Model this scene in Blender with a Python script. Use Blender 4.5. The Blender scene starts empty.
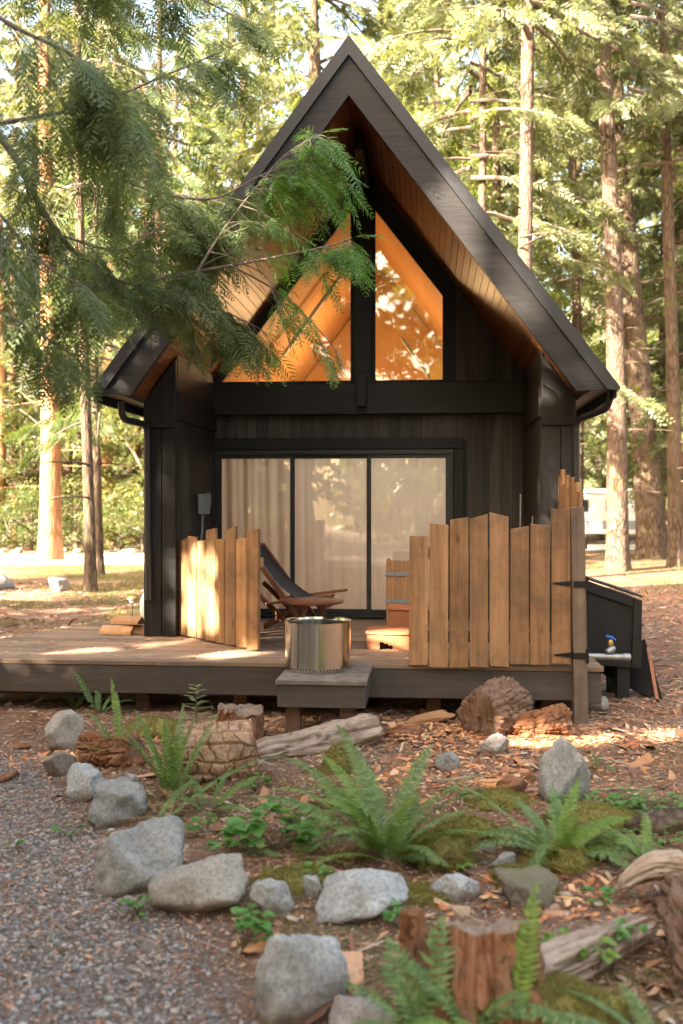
import bpy, bmesh, math, random
import numpy as np
from mathutils import Vector, Matrix
R = math.radians
random.seed(7)
rng = np.random.default_rng(11)
scene = bpy.context.scene
COL = scene.collection

# ------------------------------------------------------------------ measurements
CAMZ, F, CX, HY = 1.86, 1000.0, 341.5, 505.0
TH = R(5.0)
OX, OY = 0.1415, 9.767          # cabin origin: middle of the porch opening, on the ground
DZ = 0.55                       # deck top

def at(px, py, d):              # photo measurement + a distance -> world point
    return Vector(((px - CX) / F * d, d, CAMZ - (py - HY) / F * d))

def loc(px, py, w):             # photo measurement on the cabin plane w -> (u, z) in cabin coordinates
    a = (px - CX) / F
    t = (w + OX * math.sin(TH) + OY * math.cos(TH)) / (a * math.sin(TH) + math.cos(TH))
    X, Y = a * t, t
    u = (X - OX) * math.cos(TH) - (Y - OY) * math.sin(TH)
    return u, CAMZ - (py - HY) / F * t

def c2w(u, w, z=0.0):
    return Vector((OX + u * math.cos(TH) + w * math.sin(TH), OY - u * math.sin(TH) + w * math.cos(TH), z))

# ------------------------------------------------------------------ numpy noise
def _hash(ix, iy, iz, seed):
    h = (ix * 374761393 + iy * 668265263 + iz * 2147483647 + seed * 1274126177) & 0xFFFFFFFF
    h = ((h ^ (h >> 13)) * 1274126177) & 0xFFFFFFFF
    h = ((h ^ (h >> 16)) * 2246822519) & 0xFFFFFFFF
    h = h ^ (h >> 15)
    return (h & 0xFFFFFF) / float(0xFFFFFF)

def vnoise(p, seed=0):
    p = np.asarray(p, dtype=np.float64)
    i = np.floor(p).astype(np.int64); f = p - i; f = f * f * (3 - 2 * f)
    r = 0
    for dx in (0, 1):
        for dy in (0, 1):
            for dz in (0, 1):
                wgt = (f[:, 0] if dx else 1 - f[:, 0]) * (f[:, 1] if dy else 1 - f[:, 1]) * (f[:, 2] if dz else 1 - f[:, 2])
                r = r + wgt * _hash(i[:, 0] + dx, i[:, 1] + dy, i[:, 2] + dz, seed)
    return r * 2 - 1

def fbm(p, octs=4, seed=0, gain=0.5):
    a, s, r = 1.0, 1.0, 0
    for k in range(octs):
        r = r + a * vnoise(np.asarray(p) * s, seed + k * 17); a *= gain; s *= 2.03
    return r

def nrm(v):
    return v / np.maximum(np.linalg.norm(v, axis=-1, keepdims=True), 1e-9)

def sstep(a, b, x):
    t = np.clip((x - a) / (b - a), 0, 1); return t * t * (3 - 2 * t)

# ------------------------------------------------------------------ terrain
EY = np.array([-40, 2.5, 3.58, 4.38, 5.55, 6.4, 7.3, 8.0, 8.6, 12])
EX = np.array([3.0, 0.2, -0.31, -0.62, -1.23, -1.72, -2.1, -2.5, -3.3, -6.0])
def terrain(x, y):
    x = np.asarray(x, dtype=float); y = np.asarray(y, dtype=float)
    bed = sstep(-0.1, 0.5, x - np.interp(y, EY, EX)) * (1 - sstep(8.8, 11.0, y)) * (1 - sstep(2.6, 5.0, x))
    h = 0.10 * bed
    p = np.stack([x, y, np.zeros_like(x)], -1).reshape(-1, 3)
    fade = ((1 - sstep(12, 20, y)) * sstep(-2, 2, y)).reshape(-1)
    n = (fbm(p * 1.3, 3, 5) * 0.022 + fbm(p * 6.0, 3, 9) * 0.011 * (0.4 + bed.reshape(-1))) * fade
    return h + n.reshape(x.shape)
def gz(x, y): return float(terrain(np.array([x]), np.array([y]))[0])
def G(px, py):                  # photo measurement -> the ground point there
    z = 0.0
    for _ in range(12):
        d = (CAMZ - z) / ((py - HY) / F); x = (px - CX) / F * d; z = gz(x, d)
    return Vector((x, d, z))

# ------------------------------------------------------------------ object helpers
def link(o, parent=None):
    COL.objects.link(o)
    if parent is not None: o.parent = parent
    return o
def tag(o, label=None, cat=None, group=None, kind=None):
    if label: o['label'] = label
    if cat: o['category'] = cat
    if group: o['group'] = group
    if kind: o['kind'] = kind
    return o
def thing(name, label, cat, loc_=(0, 0, 0), rz=0.0, group=None):
    o = bpy.data.objects.new(name, None); o.empty_display_size = 0.1
    link(o); o.location = loc_; o.rotation_euler = (0, 0, rz)
    return tag(o, label, cat, group)

def np_mesh(name, V, Fq, mat, parent=None, smooth=False, attrs=None):
    V = np.asarray(V, dtype=np.float32).reshape(-1, 3); Fq = np.asarray(Fq, dtype=np.int32)
    k = Fq.shape[1]; me = bpy.data.meshes.new(name)
    me.vertices.add(len(V)); me.vertices.foreach_set('co', V.ravel())
    me.loops.add(Fq.size); me.loops.foreach_set('vertex_index', Fq.ravel())
    me.polygons.add(len(Fq)); me.polygons.foreach_set('loop_start', np.arange(0, Fq.size, k, dtype=np.int32))
    me.polygons.foreach_set('loop_total', np.full(len(Fq), k, dtype=np.int32))
    me.update(calc_edges=True)
    if smooth: me.polygons.foreach_set('use_smooth', np.ones(len(Fq), dtype=bool))
    for an, av in (attrs or {}).items():
        a = me.attributes.new(an, 'FLOAT', 'POINT'); a.data.foreach_set('value', np.asarray(av, dtype=np.float32).ravel())
    me.materials.append(mat)
    o = bpy.data.objects.new(name, me)
    return link(o, parent)

class MB:
    def __init__(s): s.v = []; s.f = []
    def box(s, x0, x1, y0, y1, z0, z1, M=None):
        n = len(s.v)
        for z in (z0, z1):
            for x, y in ((x0, y0), (x1, y0), (x1, y1), (x0, y1)):
                p = Vector((x, y, z)); s.v.append(M @ p if M is not None else p)
        for f in ((3, 2, 1, 0), (4, 5, 6, 7), (0, 1, 5, 4), (1, 2, 6, 5), (2, 3, 7, 6), (3, 0, 4, 7)):
            s.f.append([n + i for i in f])
        return s
    def prism(s, poly, y0, y1, M=None):     # polygon in (x,z), extruded along y
        n = len(s.v); k = len(poly)
        for y in (y0, y1):
            for x, z in poly:
                p = Vector((x, y, z)); s.v.append(M @ p if M is not None else p)
        s.f.append([n + i for i in range(k)]); s.f.append([n + k + i for i in reversed(range(k))])
        for i in range(k):
            j = (i + 1) % k; s.f.append([n + j, n + i, n + k + i, n + k + j])
        return s
    def bar(s, a, b, wd, th, up=(0, 0, 1)):  # rectangular bar from a to b
        a, b = Vector(a), Vector(b); d = (b - a); L = d.length; d.normalize()
        sd = d.cross(Vector(up)).normalized(); u2 = sd.cross(d)
        M = Matrix((( sd.x, d.x, u2.x, a.x), (sd.y, d.y, u2.y, a.y), (sd.z, d.z, u2.z, a.z), (0, 0, 0, 1)))
        return s.box(-wd / 2, wd / 2, 0, L, -th / 2, th / 2, M)
    def tube(s, pts, rad, seg=10, cap=True):
        pts = [Vector(p) for p in pts]
        if not hasattr(rad, '__len__'): rad = [rad] * len(pts)
        t0 = (pts[1] - pts[0]).normalized()
        a = t0.cross(Vector((0, 0, 1)) if abs(t0.z) < .9 else Vector((1, 0, 0))).normalized()
        n = len(s.v)
        for i, p in enumerate(pts):
            t = (pts[min(i + 1, len(pts) - 1)] - pts[max(i - 1, 0)]).normalized()
            a = (a - t * a.dot(t)).normalized(); b = t.cross(a)
            for k in range(seg):
                an = 2 * math.pi * k / seg
                s.v.append(p + (a * math.cos(an) + b * math.sin(an)) * rad[i])
        for i in range(len(pts) - 1):
            for k in range(seg):
                k2 = (k + 1) % seg
                s.f.append([n + i * seg + k, n + i * seg + k2, n + (i + 1) * seg + k2, n + (i + 1) * seg + k])
        if cap:
            s.f.append([n + k for k in reversed(range(seg))]); e = n + (len(pts) - 1) * seg
            s.f.append([e + k for k in range(seg)])
        return s
    def lathe(s, prof, c=(0, 0, 0), seg=40):   # prof: (r,z) list
        n = len(s.v); c = Vector(c)
        for r, z in prof:
            for k in range(seg):
                an = 2 * math.pi * k / seg; s.v.append(c + Vector((r * math.cos(an), r * math.sin(an), z)))
        for i in range(len(prof) - 1):
            for k in range(seg):
                k2 = (k + 1) % seg
                s.f.append([n + i * seg + k, n + i * seg + k2, n + (i + 1) * seg + k2, n + (i + 1) * seg + k])
        return s
    def build(s, name, mat, parent=None, bevel=0.0, smooth=False, origin=None):
        me = bpy.data.meshes.new(name)
        o0 = Vector(origin) if origin is not None else Vector((0, 0, 0))
        me.from_pydata([tuple(v - o0) for v in s.v], [], s.f); me.update()
        if bevel > 0:
            bm = bmesh.new(); bm.from_mesh(me)
            bmesh.ops.bevel(bm, geom=[e for e in bm.edges if len(e.link_faces) == 2 and e.calc_face_angle(0) > .5],
                            offset=bevel, segments=1, affect='EDGES', clamp_overlap=True)
            bm.to_mesh(me); bm.free()
        if smooth:
            me.polygons.foreach_set('use_smooth', [True] * len(me.polygons))
            me.set_sharp_from_angle(angle=R(40))
        me.materials.append(mat)
        o = bpy.data.objects.new(name, me); link(o, parent); o.location = o0
        return o

# ------------------------------------------------------------------ materials
def newmat(name):
    m = bpy.data.materials.new(name); m.use_nodes = True
    nt = m.node_tree; nt.nodes.clear()
    out = nt.nodes.new('ShaderNodeOutputMaterial'); b = nt.nodes.new('ShaderNodeBsdfPrincipled')
    nt.links.new(b.outputs[0], out.inputs[0])
    return m, nt, b, out
def N(nt, t, **kw):
    n = nt.nodes.new(t)
    for k, v in kw.items():
        if k in n.inputs: n.inputs[k].default_value = v
        else: setattr(n, k, v)
    return n
def c4(c): return (c[0], c[1], c[2], 1.0)
def ramp(nt, fac, stops):
    r = nt.nodes.new('ShaderNodeValToRGB'); el = r.color_ramp.elements
    while len(el) < len(stops): el.new(0.5)
    for e, (p, c) in zip(el, stops): e.position = p; e.color = c4(c)
    nt.links.new(fac, r.inputs[0]); return r
def mixc(nt, fac, a, b, mode='MIX'):
    m = nt.nodes.new('ShaderNodeMix'); m.data_type = 'RGBA'; m.blend_type = mode; m.clamp_factor = True
    for s, v in ((0, fac), (6, a), (7, b)):
        if isinstance(v, (int, float)): m.inputs[s].default_value = v
        elif isinstance(v, tuple): m.inputs[s].default_value = c4(v)
        else: nt.links.new(v, m.inputs[s])
    return m.outputs[2]
def coords(nt, scale=(1, 1, 1), kind='Object'):
    tc = nt.nodes.new('ShaderNodeTexCoord'); mp = nt.nodes.new('ShaderNodeMapping')
    mp.inputs['Scale'].default_value = scale
    nt.links.new(tc.outputs[kind], mp.inputs['Vector']); return mp.outputs[0]
def noise(nt, vec, scale, detail=4, rough=.55):
    n = N(nt, 'ShaderNodeTexNoise', Scale=scale, Detail=detail, Roughness=rough); nt.links.new(vec, n.inputs['Vector']); return n.outputs['Fac']
def math_(nt, op, a, b=None, c=None):
    m = nt.nodes.new('ShaderNodeMath'); m.operation = op
    for i, v in enumerate((a, b, c)):
        if v is None: continue
        if isinstance(v, (int, float)): m.inputs[i].default_value = v
        else: nt.links.new(v, m.inputs[i])
    return m.outputs[0]
def bump(nt, b, h, strength=.3, dist=.01):
    n = N(nt, 'ShaderNodeBump', Strength=strength, Distance=dist); nt.links.new(h, n.inputs['Height']); nt.links.new(n.outputs[0], b.inputs['Normal'])

def wood(name, c1, c2, axis='z', rough=.7, grain=22, var=.35, bmp=.25, knots=False, stain=None, spec=.3, greyed=None):
    m, nt, b, out = newmat(name)
    sc = {'x': (.06, 1, 1), 'y': (1, .06, 1), 'z': (1, 1, .06)}[axis]
    geo = nt.nodes.new('ShaderNodeNewGeometry'); oi = nt.nodes.new('ShaderNodeObjectInfo'); isl = math_(nt, 'FRACT', math_(nt, 'ADD', geo.outputs['Random Per Island'], oi.outputs['Random']))
    tc = nt.nodes.new('ShaderNodeTexCoord')
    add = nt.nodes.new('ShaderNodeVectorMath'); add.operation = 'ADD'
    cmb = nt.nodes.new('ShaderNodeCombineXYZ')
    k = math_(nt, 'MULTIPLY', isl, 37.0)
    for i in range(3): nt.links.new(k, cmb.inputs[i])
    nt.links.new(tc.outputs['Object'], add.inputs[0]); nt.links.new(cmb.outputs[0], add.inputs[1])
    mp = nt.nodes.new('ShaderNodeMapping'); mp.inputs['Scale'].default_value = sc
    nt.links.new(add.outputs[0], mp.inputs['Vector'])
    g = noise(nt, mp.outputs[0], grain, 6, .65); g2 = noise(nt, mp.outputs[0], grain * .22, 3)
    base = ramp(nt, g, [(.3, c1), (.7, c2)]).outputs[0]
    base = mixc(nt, math_(nt, 'MULTIPLY', g2, .75), base, tuple(x * .55 for x in c1))
    if knots:
        v = N(nt, 'ShaderNodeTexVoronoi', Scale=5.0); mk = nt.nodes.new('ShaderNodeMapping')
        mk.inputs['Scale'].default_value = tuple(1 if s == 1 else .45 for s in sc)
        nt.links.new(add.outputs[0], mk.inputs['Vector']); nt.links.new(mk.outputs[0], v.inputs['Vector'])
        kf = ramp(nt, v.outputs['Distance'], [(.05, (1, 1, 1)), (.14, (0, 0, 0))]).outputs[0]
        base = mixc(nt, math_(nt, 'MULTIPLY', kf, .75), base, tuple(x * .25 for x in c1))
    if greyed:
        i3 = math_(nt, 'FRACT', math_(nt, 'MULTIPLY', isl, 7.31)); base = mixc(nt, math_(nt, 'MULTIPLY', i3, .38), base, greyed)
    if stain:
        s = noise(nt, coords(nt), 2.2, 5, .7)
        sf = ramp(nt, s, [(.45, (0, 0, 0)), (.68, (1, 1, 1))]).outputs[0]
        base = mixc(nt, math_(nt, 'MULTIPLY', sf, .7), base, stain)
    vr = math_(nt, 'MULTIPLY_ADD', isl, var, 1 - var * .55)
    hs = N(nt, 'ShaderNodeHueSaturation'); nt.links.new(base, hs.inputs['Color']); nt.links.new(vr, hs.inputs['Value'])
    nt.links.new(hs.outputs[0], b.inputs['Base Color'])
    b.inputs['Roughness'].default_value = rough; b.inputs['Specular IOR Level'].default_value = spec
    bump(nt, b, g, bmp, .006)
    return m

def leafmat(name, c1, c2, tr=.35, rough=.55, nscale=1.2, spec=.35):
    m, nt, b, out = newmat(name)
    geo = nt.nodes.new('ShaderNodeNewGeometry')
    n = noise(nt, coords(nt, kind='Object'), nscale, 3)
    f = math_(nt, 'ADD', math_(nt, 'MULTIPLY', geo.outputs['Random Per Island'], .55), math_(nt, 'MULTIPLY', n, .55))
    c = ramp(nt, f, [(.2, c1), (.85, c2)]).outputs[0]
    nt.links.new(c, b.inputs['Base Color']); b.inputs['Roughness'].default_value = rough
    b.inputs['Specular IOR Level'].default_value = spec
    t = nt.nodes.new('ShaderNodeBsdfTranslucent')
    tcol = mixc(nt, .5, c, (c2[0] * 1.5, c2[1] * 1.5, c2[2] * .5)); nt.links.new(tcol, t.inputs['Color'])
    mx = nt.nodes.new('ShaderNodeMixShader'); mx.inputs[0].default_value = tr
    nt.links.new(b.outputs[0], mx.inputs[1]); nt.links.new(t.outputs[0], mx.inputs[2]); nt.links.new(mx.outputs[0], out.inputs[0])
    return m

def barkmat(name, c1, c2, scale=9, stretch=.25, moss=0.0, bmp=.9, dist=.03):
    m, nt, b, out = newmat(name)
    v = coords(nt, (1, 1, stretch)); g = noise(nt, v, scale, 6, .7)
    w = N(nt, 'ShaderNodeTexVoronoi', Scale=scale * 1.3, feature='DISTANCE_TO_EDGE'); nt.links.new(v, w.inputs['Vector'])
    h = math_(nt, 'ADD', g, math_(nt, 'MULTIPLY', math_(nt, 'MINIMUM', w.outputs['Distance'], .25), 2.2))
    c = ramp(nt, h, [(.35, tuple(x * .45 for x in c1)), (.6, c1), (.95, c2)]).outputs[0]
    c = mixc(nt, ramp(nt, noise(nt, coords(nt), 1.1, 3), [(.4, (0, 0, 0)), (.75, (1, 1, 1))]).outputs[0], c, tuple(.5 * (a + b_) * 1.15 for a, b_ in zip(c1, c2)))
    if moss:
        mf = ramp(nt, noise(nt, coords(nt), 2.0, 5, .65), [(.62 - moss * .25, (0, 0, 0)), (.72 - moss * .2, (1, 1, 1))]).outputs[0]
        c = mixc(nt, math_(nt, 'MULTIPLY', mf, .85), c, (.09, .10, .025))
    nt.links.new(c, b.inputs['Base Color']); b.inputs['Roughness'].default_value = .92; b.inputs['Specular IOR Level'].default_value = .15
    bump(nt, b, h, bmp, dist); return m

def rockmat(name, c1, c2, moss=0.0, lichen=.4):
    m, nt, b, out = newmat(name); v = coords(nt)
    a = noise(nt, v, 5, 8, .68); f = noise(nt, v, 60, 4, .7)
    c = ramp(nt, a, [(.3, c1), (.7, c2)]).outputs[0]
    c = mixc(nt, ramp(nt, f, [(.45, (0, 0, 0)), (.75, (1, 1, 1))]).outputs[0], c, tuple(x * .55 for x in c1))
    l = ramp(nt, noise(nt, v, 11, 5, .7), [(.6, (0, 0, 0)), (.68, (1, 1, 1))]).outputs[0]
    c = mixc(nt, math_(nt, 'MULTIPLY', l, lichen), c, tuple(min(.6, x * 1.45) for x in c2))
    st = N(nt, 'ShaderNodeTexNoise', Scale=3.2, Detail=5, Distortion=1.5); nt.links.new(v, st.inputs['Vector'])
    c = mixc(nt, math_(nt, 'MULTIPLY', ramp(nt, st.outputs['Fac'], [(.52, (0, 0, 0)), (.7, (1, 1, 1))]).outputs[0], .55), c, (.17, .115, .07))
    if moss:
        geo = nt.nodes.new('ShaderNodeNewGeometry'); sp = nt.nodes.new('ShaderNodeSeparateXYZ'); nt.links.new(geo.outputs['Normal'], sp.inputs[0])
        mf = math_(nt, 'ADD', math_(nt, 'MULTIPLY', sp.outputs[2], .35), a)
        mr = ramp(nt, mf, [(.75 - moss * .35, (0, 0, 0)), (.85 - moss * .3, (1, 1, 1))]).outputs[0]
        c = mixc(nt, math_(nt, 'MULTIPLY', mr, .75), c, (.10, .088, .032))
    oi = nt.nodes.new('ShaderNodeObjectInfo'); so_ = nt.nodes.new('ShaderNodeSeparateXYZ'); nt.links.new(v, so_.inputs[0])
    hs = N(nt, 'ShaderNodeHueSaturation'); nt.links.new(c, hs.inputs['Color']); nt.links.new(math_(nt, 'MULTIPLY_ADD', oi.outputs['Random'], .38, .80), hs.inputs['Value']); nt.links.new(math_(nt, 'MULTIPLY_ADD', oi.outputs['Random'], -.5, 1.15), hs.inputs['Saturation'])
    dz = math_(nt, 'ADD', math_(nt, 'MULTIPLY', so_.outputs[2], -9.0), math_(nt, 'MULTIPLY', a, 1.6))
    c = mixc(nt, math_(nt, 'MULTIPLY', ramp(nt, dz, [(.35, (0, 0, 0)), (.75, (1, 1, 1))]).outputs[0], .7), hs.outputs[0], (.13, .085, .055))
    nt.links.new(c, b.inputs['Base Color']); b.inputs['Roughness'].default_value = .93; b.inputs['Specular IOR Level'].default_value = .15
    h = math_(nt, 'ADD', math_(nt, 'MULTIPLY', a, 1.0), math_(nt, 'MULTIPLY', f, .25)); bump(nt, b, h, .7, .02); return m

def plain(name, col, rough=.5, metal=0.0, var=.25, nscale=30, bmp=.1, spec=.5):
    m, nt, b, out = newmat(name); n = noise(nt, coords(nt), nscale, 5, .6)
    c = ramp(nt, n, [(.3, tuple(x * (1 - var) for x in col)), (.7, tuple(min(1, x * (1 + var)) for x in col))]).outputs[0]
    nt.links.new(c, b.inputs['Base Color']); b.inputs['Metallic'].default_value = metal; b.inputs['Specular IOR Level'].default_value = spec
    r = math_(nt, 'MULTIPLY_ADD', n, .25, rough - .12); nt.links.new(r, b.inputs['Roughness'])
    if bmp: bump(nt, b, n, bmp, .004)
    return m

M = {}
M['black_v'] = wood('black_stained_wood_vertical', (.009, .008, .0075), (.024, .021, .019), 'z', .6, 26, .6, .6, spec=.35)
M['black_u'] = wood('black_stained_wood', (.009, .008, .0075), (.022, .019, .017), 'x', .6, 26, .5, .5, spec=.35)
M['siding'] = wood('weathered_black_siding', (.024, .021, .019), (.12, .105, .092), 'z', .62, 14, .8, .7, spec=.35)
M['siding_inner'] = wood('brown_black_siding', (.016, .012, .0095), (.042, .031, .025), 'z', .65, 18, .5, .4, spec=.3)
M['rake'] = wood('charcoal_fascia_board', (.010, .009, .009), (.030, .027, .0265), 'x', .55, 30, .35, .5, spec=.25)
M['soffit'] = wood('stained_soffit_boards', (.15, .050, .014), (.32, .12, .032), 'y', .45, 14, .6, .2, True, spec=.4)
M['interior'] = wood('pine_panelling', (.50, .29, .12), (.56, .33, .145), 'y', .7, 12, .05, .05)
M['fence'] = wood('weathered_cedar_boards', (.23, .110, .046), (.58, .32, .145), 'z', .75, 20, .6, .6, True, (.09, .06, .04), spec=.2, greyed=(.20, .135, .085))
M['fence_post'] = wood('dark_weathered_post', (.13, .095, .07), (.24, .17, .12), 'z', .8, 20, .3, .4, False, (.05, .045, .04), spec=.2)
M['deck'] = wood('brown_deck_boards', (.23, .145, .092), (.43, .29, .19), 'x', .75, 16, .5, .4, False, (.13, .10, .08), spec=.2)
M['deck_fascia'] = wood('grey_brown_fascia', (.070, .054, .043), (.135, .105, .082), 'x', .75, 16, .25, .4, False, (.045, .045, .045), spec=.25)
M['underdeck'] = wood('red_brown_framing', (.11, .052, .032), (.18, .09, .055), 'x', .8, 14, .3, .3)
M['step_leg'] = wood('brown_post', (.15, .075, .045), (.24, .13, .08), 'z', .8, 14, .3, .3)
M['teak'] = wood('oiled_hardwood', (.12, .040, .018), (.25, .088, .038), 'x', .4, 26, .3, .15, spec=.5)
M['redwood'] = wood('red_cedar_planks', (.36, .12, .055), (.55, .22, .10), 'x', .55, 18, .3, .2)
M['splitwood'] = wood('split_firewood', (.42, .20, .09), (.62, .36, .18), 'x', .8, 22, .4, .5)
M['sling'] = plain('black_mesh_fabric', (.03, .03, .032), .8)
M['metal_black'] = plain('black_metal', (.02, .02, .021), .42, .0, .2, 40)
M['iron'] = plain('black_iron_hinge', (.015, .015, .016), .45, .6)
M['greybox'] = plain('grey_painted_steel', (.22, .235, .24), .5, 0, .1)
M['pipe'] = plain('galvanised_pipe', (.34, .33, .31), .45, .7)
M['blue'] = plain('blue_plastic', (.01, .10, .45), .4)
M['brass'] = plain('brass', (.5, .33, .12), .35, .9)
M['white'] = plain('white_paint', (.75, .74, .72), .45, 0, .05)
M['offwhite'] = plain('white_trailer_skin', (.70, .70, .68), .4, 0, .06, 4)
M['darkglass'] = plain('dark_glass', (.03, .035, .04), .12, 0, .1)
M['rubber'] = plain('rubber', (.02, .02, .02), .8)
M['rv_stripe'] = plain('grey_stripe', (.25, .26, .28), .5)
M['tan_wall'] = plain('tan_wall', (.40, .31, .20), .7)
M['brownroof'] = plain('brown_shingles', (.17, .09, .06), .85, 0, .3, 8)

def mk_steel():
    m, nt, b, out = newmat('brushed_stainless_steel')
    v = coords(nt, (1, 1, .01)); n = noise(nt, v, 60, 3); b.inputs['Metallic'].default_value = 1
    c = ramp(nt, n, [(.3, (.62, .57, .48)), (.7, (.84, .80, .72))]).outputs[0]; nt.links.new(c, b.inputs['Base Color'])
    b.inputs['Roughness'].default_value = .13; b.inputs['Anisotropic'].default_value = .6
    bump(nt, b, noise(nt, v, 9, 2), .22, .01); return m
M['steel'] = mk_steel()
def mk_glass(k=1.5):
    m, nt, b, out = newmat('window_glass'); nt.nodes.remove(b)
    t = nt.nodes.new('ShaderNodeBsdfTransparent'); g = N(nt, 'ShaderNodeBsdfGlossy', Roughness=.015)
    fr = N(nt, 'ShaderNodeFresnel', IOR=1.5); mx = nt.nodes.new('ShaderNodeMixShader')
    f = math_(nt, 'MULTIPLY_ADD', fr.outputs[0], k, .02)
    g.inputs['Color'].default_value = (.95, .95, .92, 1); t.inputs['Color'].default_value = (.93, .93, .9, 1)
    w = N(nt, 'ShaderNodeTexNoise', Scale=1.3, Detail=1.0); nt.links.new(coords(nt), w.inputs['Vector'])
    bp = N(nt, 'ShaderNodeBump', Strength=.06, Distance=.05); nt.links.new(w.outputs['Fac'], bp.inputs['Height']); nt.links.new(bp.outputs[0], g.inputs['Normal'])
    nt.links.new(f, mx.inputs[0]); nt.links.new(t.outputs[0], mx.inputs[1]); nt.links.new(g.outputs[0], mx.inputs[2]); nt.links.new(mx.outputs[0], out.inputs[0]); return m
M['glass'] = mk_glass(); M['door_glass'] = mk_glass(1.3)
def mk_curtain():
    m, nt, b, out = newmat('linen_curtain'); n = noise(nt, coords(nt, (1, 1, .25)), 90, 4, .7)
    c = ramp(nt, n, [(.3, (.55, .54, .52)), (.7, (.76, .75, .73))]).outputs[0]; nt.links.new(c, b.inputs['Base Color']); b.inputs['Roughness'].default_value = .9
    t = nt.nodes.new('ShaderNodeBsdfTranslucent'); t.inputs['Color'].default_value = (.8, .76, .70, 1); mx = nt.nodes.new('ShaderNodeMixShader'); mx.inputs[0].default_value = .4
    nt.links.new(b.outputs[0], mx.inputs[1]); nt.links.new(t.outputs[0], mx.inputs[2]); nt.links.new(mx.outputs[0], out.inputs[0]); return m
M['curtain'] = mk_curtain()
def mk_emit(name, col, s):
    m, nt, b, out = newmat(name); b.inputs['Emission Color'].default_value = c4(col); b.inputs['Emission Strength'].default_value = s; return m
M['bulb'] = mk_emit('lit_bulb', (1, .72, .38), 60)

M['bark_dark'] = barkmat('dark_bark', (.055, .038, .026), (.12, .085, .06), 8, .22, .2)
M['bark_orange'] = barkmat('orange_cedar_bark', (.20, .095, .045), (.38, .20, .11), 7, .12, 0)
M['bark_grey'] = barkmat('grey_brown_bark', (.060, .041, .030), (.14, .102, .078), 8, .3, .2)
def logmat(name, c1, c2, scale, stretch, bmp, dist, streak=.5):
    m, nt, b, out = newmat(name)
    at_ = N(nt, 'ShaderNodeAttribute', attribute_name='bc'); mp = nt.nodes.new('ShaderNodeMapping'); mp.inputs['Scale'].default_value = (1, 1, stretch)
    nt.links.new(at_.outputs['Vector'], mp.inputs['Vector']); v = mp.outputs[0]
    g = noise(nt, v, scale, 7, .7); f = noise(nt, v, scale * 5, 4, .7); o = noise(nt, coords(nt), 6, 5, .65)
    h = math_(nt, 'ADD', g, math_(nt, 'MULTIPLY', f, .5))
    c = ramp(nt, h, [(.45, tuple(x * .28 for x in c1)), (.62, c1), (.78, tuple((x + y) / 2 for x, y in zip(c1, c2))), (1.0, c2)]).outputs[0]
    c = mixc(nt, math_(nt, 'MULTIPLY', ramp(nt, o, [(.48, (0, 0, 0)), (.68, (1, 1, 1))]).outputs[0], streak), c, (.16, .11, .08))
    nt.links.new(c, b.inputs['Base Color']); b.inputs['Roughness'].default_value = .95; b.inputs['Specular IOR Level'].default_value = .12
    bump(nt, b, h, bmp, dist); return m
M['log_bark'] = logmat('log_bark', (.27, .155, .09), (.56, .37, .25), 9, .8, 1, .03)
M['log_pale'] = logmat('silvered_log', (.24, .165, .12), (.48, .38, .30), 16, .10, 1, .02, .6)
M['rot'] = logmat('rotten_red_wood', (.18, .070, .032), (.42, .21, .11), 18, .16, 1, .03, .75)
M['round_bark'] = logmat('round_bark', (.14, .080, .052), (.30, .19, .135), 16, .25, 1, .03, .3)
M['stump_top'] = logmat('weathered_end_grain', (.17, .115, .085), (.34, .25, .19), 14, .3, .8, .015, .4)
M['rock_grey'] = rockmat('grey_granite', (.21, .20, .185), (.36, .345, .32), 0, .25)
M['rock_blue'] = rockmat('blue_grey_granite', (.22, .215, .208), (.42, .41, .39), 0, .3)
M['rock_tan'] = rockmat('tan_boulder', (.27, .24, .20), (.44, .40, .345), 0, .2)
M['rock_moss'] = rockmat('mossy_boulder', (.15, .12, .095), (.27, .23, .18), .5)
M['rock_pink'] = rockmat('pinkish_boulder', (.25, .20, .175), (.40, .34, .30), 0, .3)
M['fern'] = leafmat('fern_green', (.060, .115, .035), (.20, .28, .09), .38, .5, 6)
M['fern_dead'] = leafmat('dead_fern', (.10, .050, .025), (.24, .13, .07), .2, .8, 6, .1)
M['fern_bright'] = leafmat('fern_light_green', (.10, .18, .035), (.22, .32, .07), .4, .5, 6)
M['herb'] = leafmat('herb_green', (.055, .155, .030), (.15, .30, .07), .35, .5, 9)
M['sapling'] = leafmat('sapling_green', (.22, .30, .12), (.40, .50, .24), .4, .5, 9)
M['cedar'] = leafmat('cedar_spray_green', (.065, .092, .042), (.16, .205, .085), .4, .6, 1.6, .25)
M['cedar_tip'] = leafmat('young_cedar_green', (.06, .13, .03), (.15, .27, .06), .4, .5, 3)
M['conifer'] = leafmat('conifer_green', (.034, .048, .016), (.15, .165, .06), .4, .5, .9, .5)
M['conifer_dk'] = leafmat('dark_conifer_green', (.035, .06, .022), (.11, .15, .05), .4, .6, .5)  # second, darker foliage green
M['maple'] = leafmat('maple_green', (.09, .125, .03), (.26, .30, .10), .45, .5, .9, .5)
M['moss'] = leafmat('moss_green', (.115, .100, .030), (.27, .235, .075), .25, .8, 8, .1)
M['stem'] = plain('stem', (.12, .09, .045), .7)
M['twig'] = plain('twig_bark', (.13, .10, .08), .85)
LAMP_W = 15.0; SKY_S = .13; SUN_S = 5.0; EXPO = 3.6; HAZE = 0
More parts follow.
